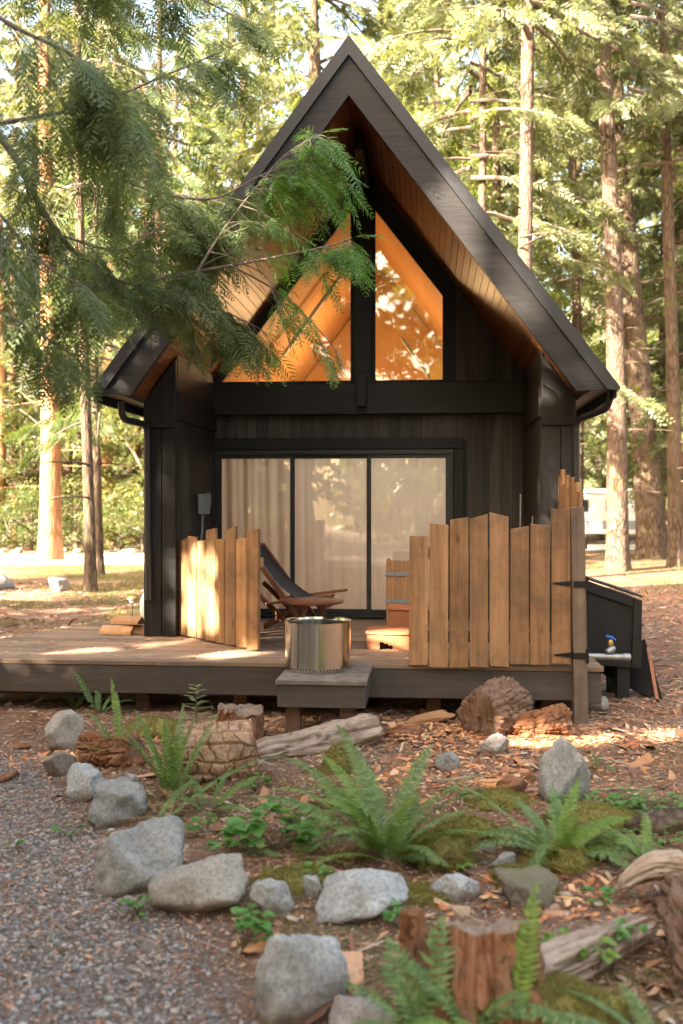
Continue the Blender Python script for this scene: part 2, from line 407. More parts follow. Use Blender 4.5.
SHADE_TREES = [(-7, -5, 18, 4, 4.2, 80), (-12, -3, 17, 4, 4.2, 80), (-9.5, 1.5, 16, 4, 4.0, 80), (-14, 2, 18, 4, 4.2, 70), (-4.5, -7.5, 17, 5, 3.6, 70), (-11, -8, 20, 5, 4.5, 80), (6, -6, 17, 4, 4, 60), (-6.5, -1.2, 13, 2.5, 3.2, 70), (-10, -2, 15, 3, 4, 80), (-8, -9, 18, 4, 4, 70), (-14, 9, 15, 4, 4, 70), (-18, 14, 15, 4, 4, 70)]
# ------------------------------------------------------------------ GROUND
def axis_pts(spec):
    out = []
    for a, b, st in spec: out += list(np.arange(a, b, st))
    out.append(spec[-1][1]); return np.array(out)
gx = axis_pts([(-220, -40, 20), (-40, -8, 2), (-8, -3.6, .2), (-3.6, 3.6, .035), (3.6, 8, .2), (8, 40, 2), (40, 220, 20)])
gy = axis_pts([(-60, 0, 5), (0, 3, .15), (3, 9.2, .035), (9.2, 20, .2), (20, 60, 2), (60, 260, 20)])
GX, GY = np.meshgrid(gx, gy); H = terrain(GX, GY)
nx, ny = len(gx), len(gy)
idx = np.arange(nx * ny).reshape(ny, nx)
q = np.stack([idx[:-1, :-1], idx[:-1, 1:], idx[1:, 1:], idx[1:, :-1]], -1).reshape(-1, 4)
P = np.stack([GX, GY, np.zeros_like(GX)], -1).reshape(-1, 3)
n1 = fbm(P * 1.4, 4, 3).reshape(GX.shape)
grav = (1 - sstep(-.22, .12, GX - np.interp(GY, EY, EX) + n1 * .22)) * (1 - sstep(7.2, 9.5, GY + n1)) * (GX > -12)
n2 = fbm(P * .9, 4, 31).reshape(GX.shape)
# mossy lawn on the left beyond the deck, thin moss on the right
lawn = sstep(9.5, 12, GY) * (1 - sstep(29, 31, GY)) * (sstep(-.15, .25, n2) * .9) * (1 - sstep(-1, 2, GX))
bedmoss = sstep(.15, .5, n2) * .8 * sstep(0, .4, GX - np.interp(GY, EY, EX)) * (1 - sstep(6.6, 7.4, GY)) * (GX < 3)
right = sstep(.2, .6, n2) * .45 * sstep(1, 3, GX) * sstep(7, 9, GY)
mossm = np.clip(lawn + bedmoss + right, 0, 1)
def mk_ground():
    m, nt, b, out = newmat('forest_floor'); v = coords(nt)
    ag = N(nt, 'ShaderNodeAttribute', attribute_name='gravel'); am = N(nt, 'ShaderNodeAttribute', attribute_name='moss')
    f = noise(nt, v, 45, 6, .75); c0 = noise(nt, v, 3, 5, .6); f2 = noise(nt, v, 14, 5, .7)
    lit = ramp(nt, f, [(.3, (.065, .034, .022)), (.5, (.17, .085, .052)), (.7, (.34, .18, .11))]).outputs[0]
    lit = mixc(nt, ramp(nt, f2, [(.5, (0, 0, 0)), (.68, (1, 1, 1))]).outputs[0], lit, (.22, .095, .05))
    lit = mixc(nt, ramp(nt, c0, [(.35, (0, 0, 0)), (.75, (1, 1, 1))]).outputs[0], lit, mixc(nt, f, (.14, .10, .07), (.34, .26, .20)))
    vo = N(nt, 'ShaderNodeTexVoronoi', Scale=42.0); nt.links.new(v, vo.inputs['Vector'])
    sp = nt.nodes.new('ShaderNodeSeparateColor'); nt.links.new(vo.outputs['Color'], sp.inputs[0])
    gr = ramp(nt, sp.outputs[0], [(.0, (.10, .08, .068)), (.5, (.19, .165, .145)), (.85, (.30, .27, .24)), (.95, (.32, .15, .085))]).outputs[0]
    gr = mixc(nt, math_(nt, 'MULTIPLY', f, .5), gr, (.15, .08, .05))
    mo = ramp(nt, f, [(.3, (.055, .05, .018)), (.7, (.17, .165, .055))]).outputs[0]
    c = mixc(nt, ag.outputs['Fac'], lit, gr)
    mfac = math_(nt, 'MULTIPLY', am.outputs['Fac'], ramp(nt, f2, [(.3, (.2, .2, .2)), (.6, (1, 1, 1))]).outputs[0])
    c = mixc(nt, mfac, c, mo)
    nt.links.new(c, b.inputs['Base Color']); b.inputs['Roughness'].default_value = .95; b.inputs['Specular IOR Level'].default_value = .15
    h = math_(nt, 'ADD', f, math_(nt, 'MULTIPLY', f2, .8)); bump(nt, b, h, .9, .03); return m
M['ground'] = mk_ground()
g = np_mesh('ground', np.stack([GX, GY, H], -1), q, M['ground'], smooth=True, attrs={'gravel': grav, 'moss': mossm})
tag(g, kind='structure')

# pale gravel road through the trees
def mk_road():
    m, nt, b, out = newmat('pale_gravel_road'); v = coords(nt); f = noise(nt, v, 12, 6, .75); g2 = noise(nt, v, .7, 3)
    c = ramp(nt, f, [(.3, (.36, .33, .29)), (.7, (.56, .53, .48))]).outputs[0]
    c = mixc(nt, math_(nt, 'MULTIPLY', ramp(nt, g2, [(.5, (0, 0, 0)), (.7, (1, 1, 1))]).outputs[0], .5), c, (.28, .24, .18))
    nt.links.new(c, b.inputs['Base Color']); b.inputs['Roughness'].default_value = .95; bump(nt, b, f, .6, .03); return m
rx = np.linspace(-60, 70, 80); cyl = np.interp(rx, [-60, -14, -7, 3, 12, 20, 70], [28, 33.5, 35, 39, 45, 48, 62])
wv = 3.3 + .5 * np.sin(rx * .6); rv = []; rf = []
for i, x in enumerate(rx):
    for k in range(5):
        s = (k - 2) / 2; rv.append((x, cyl[i] + s * wv[i] + .35 * math.sin(x * 1.7 + k), .012 + .05 * (1 - s * s)))
for i in range(len(rx) - 1):
    for k in range(4): a = i * 5 + k; rf.append((a, a + 5, a + 6, a + 1))
tag(np_mesh('road', rv, rf, mk_road(), smooth=True), kind='structure')

# ------------------------------------------------------------------ CABIN
ZR = 6.03; SL = 1.332; EU = 2.36
def zs(u): return 5.76 - SL * abs(u)       # soffit height
WB = 1.8                                    # back wall of the porch
cabin = thing('cabin', 'small black A-frame cabin with steep gabled roof and orange-lit gable windows', 'cabin', (OX, OY, 0), -TH)

roof_mat = plain('dark_metal_roof', (.030, .030, .032), .5, .3, .15, 20)
slab = MB()
for s in (1, -1):
    p = [(0, 6.0), (s * 2.32, 6.0 - SL * 2.32), (s * 2.32, 2.885), (s * 2.155, 2.885), (0, 5.765)]
    slab.prism(p if s < 0 else p[::-1], -.80, 7.4)
roof = slab.build('roof', roof_mat, cabin)
tr = MB()
for s in (1, -1):
    p = [(0, ZR), (s * EU, ZR - SL * EU), (s * EU, 2.862), (s * 2.253, 2.862), (0, 5.86)]
    tr.prism(p if s < 0 else p[::-1], -.905, -.803)
tr.build('drip_edge', plain('dark_painted_trim', (.022, .022, .024), .42, .1, .2, 30, .1, .35), roof)
for s in (1, -1):
    p = [(0, 5.858), (s * 2.251, 2.862), (s * 1.99, 2.862), (0, 5.51)]
    MB().prism(p if s < 0 else p[::-1], -.872, -.803).build('rake_board', M['rake'], roof)
sf = MB()
for s in (1, -1):
    sl = math.hypot(1, SL); d = .0; tot = 2.13 * sl; bw = .098
    while d < tot - .02:
        e = min(d + bw - .007, tot); a, b2 = d / sl, e / sl
        p = [(s * a, zs(a) - .001), (s * b2, zs(b2) - .001), (s * b2, zs(b2) - .022), (s * a, zs(a) - .022)]
        sf.prism(p if s < 0 else p[::-1], -.80, 1.83); d += bw
sf.build('soffit', M['soffit'], roof)
rb = MB().box(-.045, .045, .30, WB, 5.44, 5.62); rb.build('ridge_beam', M['black_u'], roof, .006)
# eave fascia boards along both sides
for s in (1, -1):
    MB().box(min(s * 2.322, s * 2.35), max(s * 2.322, s * 2.35), -.80, 7.4, 2.80, 2.925).build('eave_fascia', M['rake'], roof)
# wing walls (the two ends of the side walls that shelter the porch)
UO = 2.105; UI = 1.80
for s in (-1, 1):
    a, b2 = (UI, UO) if s > 0 else (-UO, -UI)
    wl = MB(); p = [(a + .02, DZ + .004), (b2 - .02, DZ + .004), (b2 - .02, min(zs(b2 - .02), 2.88) - .03), (a + .02, zs(a + .02) - .03)]
    if s < 0: p = [(a + .02, DZ + .004), (b2 - .02, DZ + .004), (b2 - .02, zs(b2 - .02) - .03), (a + .02, min(zs(a + .02), 2.88) - .03)]
    wl.prism(p, .03, 7.2); w_ = wl.build('side_wall', M['black_v'], cabin)
    # two vertical corner boards on the face, capped by a wider block
    cb = MB()
    m0 = a + (b2 - a) * .56
    cb.box(a - .01, m0 - .004, -.005, .028, DZ + .004, 2.62); cb.box(m0 + .004, b2 + .01, -.012, .028, DZ + .004, 2.62)
    cb.build('corner_board', M['black_v'], w_, .004)
    ub = MB(); zt = zs(a) - .04
    pp = [(a - .014, 2.63), (b2 + .005, 2.63), (b2 + .005, 2.86), (a + .16 * (1 if s > 0 else 1) - (0 if s > 0 else 0), 2.86)]
    if s > 0: pp = [(a - .014, 2.625), (b2 + .004, 2.625), (b2 + .004, 2.87), (a + .33 - .15, 3.05), (a - .014, zt - .02)]
    else: pp = [(a - .004, 2.625), (b2 + .014, 2.625), (b2 + .014, zs(b2) - .06), (b2 - .18, 3.05), (a - .004, 2.87)]
    ub.prism(pp, -.03, .028).build('corner_cap', M['black_v'], w_, .004)
    # vertical siding boards on the inner face of the porch
    sd = MB(); w = .03
    xi = UI if s > 0 else -UI
    while w < WB - .02:
        e = min(w + .135, WB) - .006
        sd.box(min(xi, xi - s * .018), max(xi, xi - s * .018), w, e, DZ + .006, 2.70); w += .135
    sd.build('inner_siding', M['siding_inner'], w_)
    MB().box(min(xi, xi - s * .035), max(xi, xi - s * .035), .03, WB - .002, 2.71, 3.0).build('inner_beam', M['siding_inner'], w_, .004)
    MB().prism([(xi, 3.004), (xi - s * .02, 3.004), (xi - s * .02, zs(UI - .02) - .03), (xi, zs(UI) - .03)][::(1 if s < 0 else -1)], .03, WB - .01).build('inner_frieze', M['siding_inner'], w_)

# ---- back wall of the porch
BW = MB(); u0 = -UI + .0; 
wl_, zlT = loc(217, 383, WB); uLa, zLa = loc(353, 203, WB); uLb, zbL = loc(353, 383, WB)
uRa, zRa = loc(373, 203, WB); _, zRb = loc(373, 381, WB); uRr, zRr = loc(445, 295, WB)
zsill = 3.27
dl, _ = loc(214, 500, WB); dr, _ = loc(453, 500, WB)     # door frame outer edges
ztop = 2.50
sid = MB(); w = 0; u = -UI + .002
def addcol(a, b, z0, fz):
    if b - a < .01: return
    za, zb = fz(a), fz(b)
    if max(za, zb) <= z0 + .01: return
    za, zb = max(za, z0 + .005), max(zb, z0 + .005)
    sid.prism([(a, z0), (b, z0), (b, zb), (a, za)], WB, WB + .02)
rr = random.Random(3)
while u < UI - .005:
    e = min(u + .128, UI) ; a, b2 = u + .003, e - .003
    fz = lambda x: 2.93
    if b2 < dl - .09 or a > dr + .09: addcol(a, b2, DZ + .006, fz)
    else: addcol(a, b2, ztop + .1, fz)
    if a > uRr + .04: addcol(a, b2, 2.93, lambda x: zs(x) - .03)
    u = e
wall = sid.build('porch_wall', M['siding'], cabin)
# solid wall behind the boards, round the openings
bk = MB(); bk.box(-UI, dl - .001, WB + .021, WB + .12, DZ, zsill - .02); bk.box(dr + .001, UI, WB + .021, WB + .12, DZ, zsill - .02)
bk.box(dl - .001, dr + .001, WB + .021, WB + .12, ztop + .001, zsill - .02)
bk.prism([(uRr + .001, zsill - .02), (UI, zsill - .02), (UI, zs(UI)), (uRr + .001, zs(uRr))], WB + .021, WB + .12)
bk.box(uLb + .001, uRa - .001, WB + .021, WB + .12, zsill - .02, 5.6)
bk.build('wall_core', M['black_v'], wall)
# beam, trims
MB().box(-UI + .002, UI - .002, WB - .14, WB - .002, 2.90, zsill - .012).build('beam', M['black_u'], cabin, .006)
MB().box(dl - .12, dr + .12, WB - .035, WB - .002, ztop + .005, ztop + .135).build('door_head_trim', M['black_u'], wall, .004)
for a, b2 in ((dl - .12, dl - .004), (dr + .004, dr + .12)):
    MB().box(a, b2, WB - .035, WB - .002, DZ + .005, ztop + .003).build('door_side_trim', M['black_v'], wall, .004)
MB().box(uLb + .012, uRa - .012, WB - .06, WB + .018, zsill - .01, 5.345).build('mullion', M['black_v'], wall, .004)
MB().box(uLb + .06, uRa - .06, WB - .26, WB - .142, 2.98, zsill + .09).build('corbel', M['black_v'], wall, .006)
# sloping trims between the gable panes and the soffit
st = MB()
st.prism([(wl_ - .04, zsill + .0), (wl_ + .004, zsill + .0), (uLb + .01, zLa + .016), (uLb + .01, zs(uLb) - .03), (-1.84 + .0, zs(1.84) - .025)][::1], WB - .04, WB + .018)
st.prism([(uRa - .01, zRa + .016), (uRr + .03, zRr - .035), (uRr + .03, zs(uRr + .03) - .03), (uRa - .01, zs(uRa) - .03)], WB - .04, WB + .018)
st.build('gable_trim', M['black_v'], wall)
# gable windows
def window(poly, name='window'):
    fr = MB(); k = len(poly); c = Vector((sum(p[0] for p in poly) / k, sum(p[1] for p in poly) / k))
    for i in range(k):
        a, b2 = Vector(poly[i]), Vector(poly[(i + 1) % k])
        d = (b2 - a).normalized(); n_ = Vector((-d.y, d.x))
        if n_.dot(c - a) < 0: n_ = -n_
        o_ = n_ * .028
        pl = [(a.x, a.y), (b2.x, b2.y), (b2.x + o_.x, b2.y + o_.y), (a.x + o_.x, a.y + o_.y)]
        fr.prism(pl, WB - .02 + .001 * i, WB + .045 + .001 * i)
    f = fr.build('window_frame', M['black_v'], None)
    root = f; root.parent = cabin; root.name = 'window'
    g_ = MB().prism(poly, WB + .022, WB + .028).build('window_pane', M['glass'], root)
window([(wl_, zsill), (uLb, zsill), (uLa, zLa)])
window([(uRa, zsill), (uRr, zsill), (uRr, zRr), (uRa, zRa)])
# sliding glass door
sdoor = MB()
zd0 = DZ + .045
sdoor.box(dl, dr, WB - .02, WB + .09, DZ + .006, zd0); sdoor.box(dl, dr, WB - .02, WB + .09, ztop - .055, ztop)
sdoor.box(dl, dl + .045, WB - .019, WB + .089, zd0, ztop - .055); sdoor.box(dr - .045, dr, WB - .019, WB + .089, zd0, ztop - .055)
door = sdoor.build('sliding_door', M['metal_black'], cabin, .003)
pb = [loc(p, 500, WB)[0] for p in (217.5, 292, 368.5, 450)]
for i in range(3):
    a, b2 = pb[i] + (.0 if i == 0 else -.02), pb[i + 1] + (.0 if i == 2 else .02); wo = WB + (.045 if i == 1 else .012)
    lf = MB(); f_ = .045 if i != 2 else .05
    lf.box(a, a + f_, wo, wo + .03, zd0, ztop - .055); lf.box(b2 - f_, b2, wo, wo + .03, zd0, ztop - .055)
    lf.box(a + f_, b2 - f_, wo, wo + .03, zd0, zd0 + .055); lf.box(a + f_, b2 - f_, wo, wo + .03, ztop - .10, ztop - .055)
    lo = lf.build('door_leaf', M['metal_black'], door, .003)
    MB().box(a + f_ - .004, b2 - f_ + .004, wo + .012, wo + .018, zd0 + .05, ztop - .098).build('door_pane', M['door_glass'], door)
MB().box(pb[2] - .012, pb[2] + .012, WB - .012, WB + .011, 1.45, 1.65).build('handle', M['metal_black'], door, .003)
# curtains: three hanging lengths
def curtain(a, b2, ph, amp):
    nn = 90; V = []; Fc = []
    zz = np.linspace(zd0 + .01, ztop + .03, 10)
    for i in range(nn):
        u_ = a + (b2 - a) * i / (nn - 1)
        for z in zz:
            k = (z - zz[0]) / (zz[-1] - zz[0])
            w_ = WB + .16 + amp * (math.sin(u_ * 31 + ph + .5 * math.sin(u_ * 7)) * .6 + math.sin(u_ * 13 + ph * 2 + k * .6) * .4 + .3 * math.sin(u_ * 61 + k * 2 + 1.5 * math.sin(u_ * 9)))
            V.append((u_, w_, z))
    for i in range(nn - 1):
        for j in range(9): p0 = i * 10 + j; Fc.append((p0, p0 + 10, p0 + 11, p0 + 1))
    o = np_mesh('curtain', V, Fc, M['curtain'], None, True); return o
cg = 'linen curtains behind the sliding door'
for (a, b2, ph, amp, lb) in ((pb[0], pb[1] - .01, .3, .03, 'pale linen curtain behind the left pane of the sliding door'),
                             (pb[1] + .005, pb[2], 2.1, .016, 'pale linen curtain behind the middle pane of the sliding door'),
                             (pb[2] + .01, pb[3], 4.4, .009, 'flat pale linen curtain behind the right pane of the sliding door')):
    o = curtain(a, b2, ph, amp); o.location = (OX, OY, 0); o.rotation_euler = (0, 0, -TH); tag(o, lb, 'curtain', cg)
# interior: lined room under the rafters
IN = MB()
for s in (1, -1):
    p = [(0, 5.66), (s * 1.78, 5.66 - SL * 1.78), (s * 1.78, 5.62 - SL * 1.78), (0, 5.62)]
    IN.prism(p if s < 0 else p[::-1], WB + .125, 7.0)
    IN.box(min(s * 1.74, s * 1.78), max(s * 1.74, s * 1.78), WB + .125, 7.0, DZ, 3.27)
IN.build('interior_lining', M['interior'], cabin)
MB().prism([(-1.73, DZ), (1.73, DZ), (1.73, 3.27), (0, 5.6), (-1.73, 3.27)], 6.3, 6.4).build('interior_back_wall', M['interior'], cabin)
MB().box(-1.735, 1.735, WB + .4, 6.29, 2.72, 2.84).build('loft_floor', M['interior'], cabin)
MB().box(-1.735, 1.735, WB + .13, 6.29, DZ - .05, DZ + .002).build('room_floor', M['interior'], cabin)
for (pa, pb_, wq) in (((341, 276), (283, 356), 3.1), ((402, 338), (430, 378), 3.0)):
    a = loc(*pa, wq); b_ = loc(*pb_, wq)
    MB().bar((a[0], wq, a[1]), (b_[0], wq, b_[1]), .04, .12 if wq > 3.05 else .06, up=(0, 1, 0)).build('brace', plain('pale_brace', (.42, .38, .32), .6), cabin)
lp = loc(345, 379, 2.6)
lamp = thing('table_lamp', 'small lit lamp glowing behind the lower right corner of the left gable window', 'lamp', tuple(c2w(lp[0], 2.6, 2.845)))
bl = MB().lathe([(.0, .0), (.07, .0), (.07, .02), (.015, .03), (.015, .36)]); bl.build('lamp_base', M['brass'], lamp, smooth=True)
MB().lathe([(.0, .44), (.025, .43), (.036, .405), (.028, .37), (.012, .352), (.0, .35)], seg=16).build('bulb', M['bulb'], lamp, smooth=True)
def point(name, co, e, col, r=.08):
    l = bpy.data.lights.new(name, 'POINT'); l.energy = e; l.color = col; l.shadow_soft_size = r
    o = bpy.data.objects.new(name, l); o.location = co; link(o); return o
point('loft_lamp_light', c2w(lp[0] + .1, 4.3, 3.5), LAMP_W, (1, .60, .28), .3)
point('room_lamp_light', c2w(.3, 4.0, 2.4), LAMP_W * 1.0, (1, .93, .86), .12)

# gutters and downspouts
def spout(pts2, s):
    pts = []
    for (px, py, w) in pts2: u_, z_ = loc(px, py, w); pts.append((u_, w, z_))
    # round the bends
    out = [pts[0]]
    for i in range(1, len(pts) - 1):
        p, a, b2 = Vector(pts[i]), Vector(pts[i - 1]), Vector(pts[i + 1])
        ra = min(.09, (a - p).length * .45); rb2 = min(.09, (b2 - p).length * .45)
        pa_, pb2 = p + (a - p).normalized() * ra, p + (b2 - p).normalized() * rb2
        for k in range(5): t = k / 4; out.append(tuple(pa_ * (1 - t) ** 2 + p * 2 * t * (1 - t) + pb2 * t * t))
    out.append(pts[-1])
    root = MB().tube(out, .034, 12).build('downspout', M['metal_black'], cabin, smooth=True)
spout([(121, 401, -.55), (122, 419, -.5), (147, 425, -.03), (148.5, 600, -.03)], -1)
spout([(611, 389, -.6), (608, 408, -.55), (576, 420, -.02), (577, 560, -.02)], 1)
# skirting under the porch and the house
MB().box(-2.08, 2.08, .25, 7.1, -.05, DZ - .12).build('foundation', M['black_v'], cabin)

# electric meter box on the inner face of the left side wall
eb = thing('electrical_box', 'small grey electrical box with conduit on the dark side wall left of the door', 'electrical box', tuple(c2w(-UI + .02, 1.0, 0)), -TH)
MB().box(0, .085, -.12, .12, 1.76, 1.98).build('box_body', M['greybox'], eb, .008)
MB().box(.086, .094, -.125, .125, 1.84, 1.99).build('box_cover', M['greybox'], eb, .004)
MB().tube([(.03, -.02, 1.76), (.03, -.02, 1.60), (.02, -.05, 1.45), (.02, -.05, .56)], .014, 8).build('conduit', M['greybox'], eb, smooth=True)
MB().tube([(.03, .13, 1.82), (.04, .2, 1.85), (.045, .28, 1.78), (.04, .31, 1.55), (.03, .33, .56)], .011, 8).build('cable', M['rubber'], eb, smooth=True)

# ------------------------------------------------------------------ DECK
deck = thing('deck', 'low brown plank deck running in front of the black cabin', 'deck', (OX, OY, 0), -TH)
def leftend(w):
    # the left end of the deck runs back at an angle
    return float(np.interp(w, [-1.5, .0, 2.3], [-4.0, -3.4, -2.5]))
dk = MB(); w = -1.52; rr = random.Random(5)
while w < 2.3:
    e = w + .132; re = 2.12 if w < -.05 else (UI - .0 if w < WB - .1 else -2.11)
    if e > .03 and w < WB - .1: # split round the side walls
        dk.box(leftend((w + e) / 2), -2.11, w, e, DZ - .038, DZ); dk.box(-UI + .005, UI - .005, w, min(e, WB), DZ - .038, DZ)
    else:
        cuts = [leftend((w + e) / 2)]
        while cuts[-1] < re - 1.2: cuts.append(cuts[-1] + 1.6 + rr.random() * 1.3)
        cuts = [c for c in cuts if c < re - .3] + [re]
        for a, b2 in zip(cuts[:-1], cuts[1:]): dk.box(a, b2 - .004, w, e, DZ - .038, DZ)
    w += .140
dk.build('deck_boards', M['deck'], deck, .004)
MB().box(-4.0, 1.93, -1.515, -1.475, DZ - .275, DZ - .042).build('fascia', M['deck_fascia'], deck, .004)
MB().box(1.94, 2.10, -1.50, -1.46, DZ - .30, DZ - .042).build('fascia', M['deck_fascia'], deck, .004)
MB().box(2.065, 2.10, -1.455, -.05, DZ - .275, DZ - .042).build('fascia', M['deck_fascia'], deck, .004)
MB().box(-3.95, 1.9, -1.16, -1.08, DZ - .36, DZ - .05).build('beam', M['underdeck'], deck, .004)
for u_ in (-3.2, -1.75, -.9, .75, 1.7):
    MB().box(u_ - .06, u_ + .06, -1.30, -1.18, -.1, DZ - .05).build('post', M['underdeck'], deck, .004)
jb = MB()
for i in range(14):
    u_ = -3.8 + i * .43; jb.box(u_, u_ + .04, -1.07, .2, DZ - .22, DZ - .042)
jb.build('joists', M['underdeck'], deck)

# fire pit platform
_, _z = 0, 0
pa = c2w(-.345, -2.32); plat = thing('platform', 'small grey wooden step platform on two legs in front of the deck', 'platform', (OX, OY, 0), -TH)
ua, ub_ = loc(277.5, 682, -2.32)[0], loc(365.5, 682, -2.32)[0]
tp = MB()
for i in range(5):
    y0 = -2.36 + i * .165; tp.box(ua - .01, ub_ + .01, y0, y0 + .160, DZ - .03, DZ + .006)
tp.build('platform_top', plain('weathered_grey_planks', (.17, .135, .11), .8, 0, .35, 14, .3, .2), plat, .004)
fb = MB(); fb.box(ua, ub_, -2.345, -2.31, DZ - .20, DZ - .033); fb.box(ua, ua + .035, -2.309, -1.53, DZ - .20, DZ - .033); fb.box(ub_ - .035, ub_, -2.309, -1.53, DZ - .20, DZ - .033)
fb.build('apron', M['deck_fascia'], plat, .004)
for (a, b2) in ((ua + .05, ua + .16), (ub_ - .20, ub_ - .09)):
    MB().box(a, b2, -2.25, -2.14, -.12, DZ - .2).build('leg', M['step_leg'], plat, .004)

# steel smokeless fire pit
fpu = (loc(285, 640, -1.83)[0] + loc(351, 640, -1.83)[0]) / 2
fp = thing('fire_pit', 'round brushed steel fire pit standing on the grey platform', 'fire pit', tuple(c2w(fpu, -1.83, DZ + .007)))
r0 = .262
MB().lathe([(0, .012), (r0 - .012, .012), (r0 - .012, .0), (r0 - .004, .0), (r0, .006), (r0, .035), (r0 - .001, .05), (r0 - .001, .376), (r0 + .005, .380), (r0 + .005, .386), (r0 - .006, .393), (r0 - .03, .388), (r0 - .034, .37)], seg=96).build('outer_wall', M['steel'], fp, smooth=True)
MB().lathe([(r0 - .034, .372), (r0 - .06, .372), (r0 - .062, .35), (r0 - .062, .07), (0, .07)], seg=72).build('burn_chamber', plain('sooty_steel', (.16, .15, .14), .35, .9, .4), fp, smooth=True)
hb = MB()
for k in range(60):
    an = 2 * math.pi * k / 60; ca, sa = math.cos(an), math.sin(an)
    Mx = Matrix(((ca, -sa, 0, ca * (r0 - .001)), (sa, ca, 0, sa * (r0 - .001)), (0, 0, 1, .026), (0, 0, 0, 1)))
    hb.box(-.002, .0022, -.0045, .0045, -.007, .007, Mx)
hb.build('vent_holes', M['rubber'], fp)

# ------------------------------------------------------------------ FENCES
fr_ = thing('picket_fence', 'right hand privacy fence of uneven cedar boards hung on a dark hinged post', 'fence', (OX, OY, 0), -TH)
rp = [(409.5, 428.5, 536, 536), (429.6, 448.5, 523, 525), (449.8, 468.6, 520, 517), (469.6, 487.8, 519, 514), (489.4, 508.6, 512, 517),
      (510.6, 529.2, 529, 526), (530.6, 550.2, 524, 526), (551.5, 570.4, 509, 509)]
W0 = -1.575
bots = [665.5, 667.5, 668, 667, 666.5, 664.5, 665, 663.5]
for (a, b2, ta, tb), bt in zip(rp, bots):
    ua_, za = loc(a, ta, W0); ub2, zb = loc(b2, tb, W0); zb0 = loc(a, bt, W0)[1]
    tl = rr.uniform(-.008, .008); wo = rr.uniform(-.004, .004)
    MB().prism([(ua_ + tl, zb0), (ub2 + tl, zb0 - rr.uniform(-.006, .006)), (ub2, zb), (ua_, za)], W0 + wo, W0 + .032 + wo).build('picket', M['fence'], fr_, .0035)
for z in (.74, 1.42):
    MB().box(loc(411, 600, W0)[0], loc(569, 600, W0)[0], W0 + .038, W0 + .075, z, z + .09).build('rail', M['fence_post'], fr_, .003)
u1, zt_ = loc(570.5, 507, W0); u2 = loc(584, 507, W0)[0]; u3 = loc(574.5, 700, W0)[0]; u4 = loc(588.5, 700, W0)[0]
MB().prism([(u3, -.1), (u4, -.1), (u2, zt_), (u1, zt_)], W0 - .03, W0 + .075).build('post', M['fence_post'], fr_, .006)
for (hy, ln) in ((583.5, .16), (655, .15)):
    uh, zh = loc(573, hy, W0); hh = MB()
    hh.prism([(uh - ln, zh + .005), (uh - ln, zh - .005), (uh - .02, zh - .022), (uh + .0, zh - .022), (uh + .0, zh + .022), (uh - .02, zh + .022)], W0 - .012, W0 - .005)
    hh.prism([(uh + .0, zh - .022), (uh + .105, zh - .022), (uh + .105, zh + .022), (uh + .0, zh + .022)], W0 - .044, W0 - .031)
    hh.box(uh + .095, uh + .118, W0 - .048, W0 + .02, zh - .06, zh + .06)
    hh.tube([(uh, W0 - .02, zh - .03), (uh, W0 - .02, zh + .03)], .008, 8)
    hh.build('hinge', M['iron'], fr_)
# side fence: boards running back along the right end of the deck
sfn = thing('side_fence', 'narrow pale boards of the fence running back along the right end of the deck', 'fence', (OX, OY, 0), -TH)
tops = [1.82, 1.90, 1.80, 1.95, 1.86, 1.98, 1.90, 2.04, 1.99]
for i, t in enumerate(tops):
    y0 = -1.42 + i * .150; ux = 1.935
    MB().prism([(ux, DZ + .005), (ux + .028, DZ + .005), (ux + .028, t + .15), (ux, t + .15)], y0, y0 + .135).build('picket', M['fence'], sfn, .003)
MB().box(1.966, 2.0, -1.42, -.08, 1.5, 1.59).build('rail', M['fence_post'], sfn, .003)
# left fence panel, turned towards the door
P0 = at(178.5, 636, 1310 / 131.0); P1 = at(258, 652, 1310 / 147.0); dv = (P1 - P0); dv.z = 0; Lf = dv.length
lf_ = thing('picket_fence', 'left hand angled privacy fence of seven uneven sunlit cedar boards', 'fence', (P0.x, P0.y, 0), math.atan2(dv.y, dv.x))
xs = [178.5, 187, 196, 205.5, 215.5, 224.5, 235.5, 246.5, 258]; tp_ = [(541, 538), (536, 537), (541, 540), (530, 528), (539, 539), (531, 526), (539, 538), (530, 529)]
for i in range(8):
    # distance along the panel of a picture column
    def s_of(px):
        a = (px - CX) / F; # (P0.x+s dx) = a (P0.y + s dy)
        dx, dy = dv.x / Lf, dv.y / Lf
        return (a * P0.y - P0.x) / (dx - a * dy)
    s0, s1 = s_of(xs[i]) + .004, s_of(xs[i + 1]) - .004
    def zof(s_, py): return CAMZ - (py - HY) / F * (P0.y + s_ * dv.y / Lf)
    MB().prism([(s0, DZ + .02 - .012 * i * .3), (s1, DZ + .018), (s1, zof(s1, tp_[i][1])), (s0, zof(s0, tp_[i][0]))], rr.uniform(-.004, .003), .03).build('picket', M['fence'], lf_, .0035)
for z in (.72, 1.3):
    MB().box(.02, Lf - .02, .036, .075, z, z + .09).build('rail', M['fence'], lf_, .003)

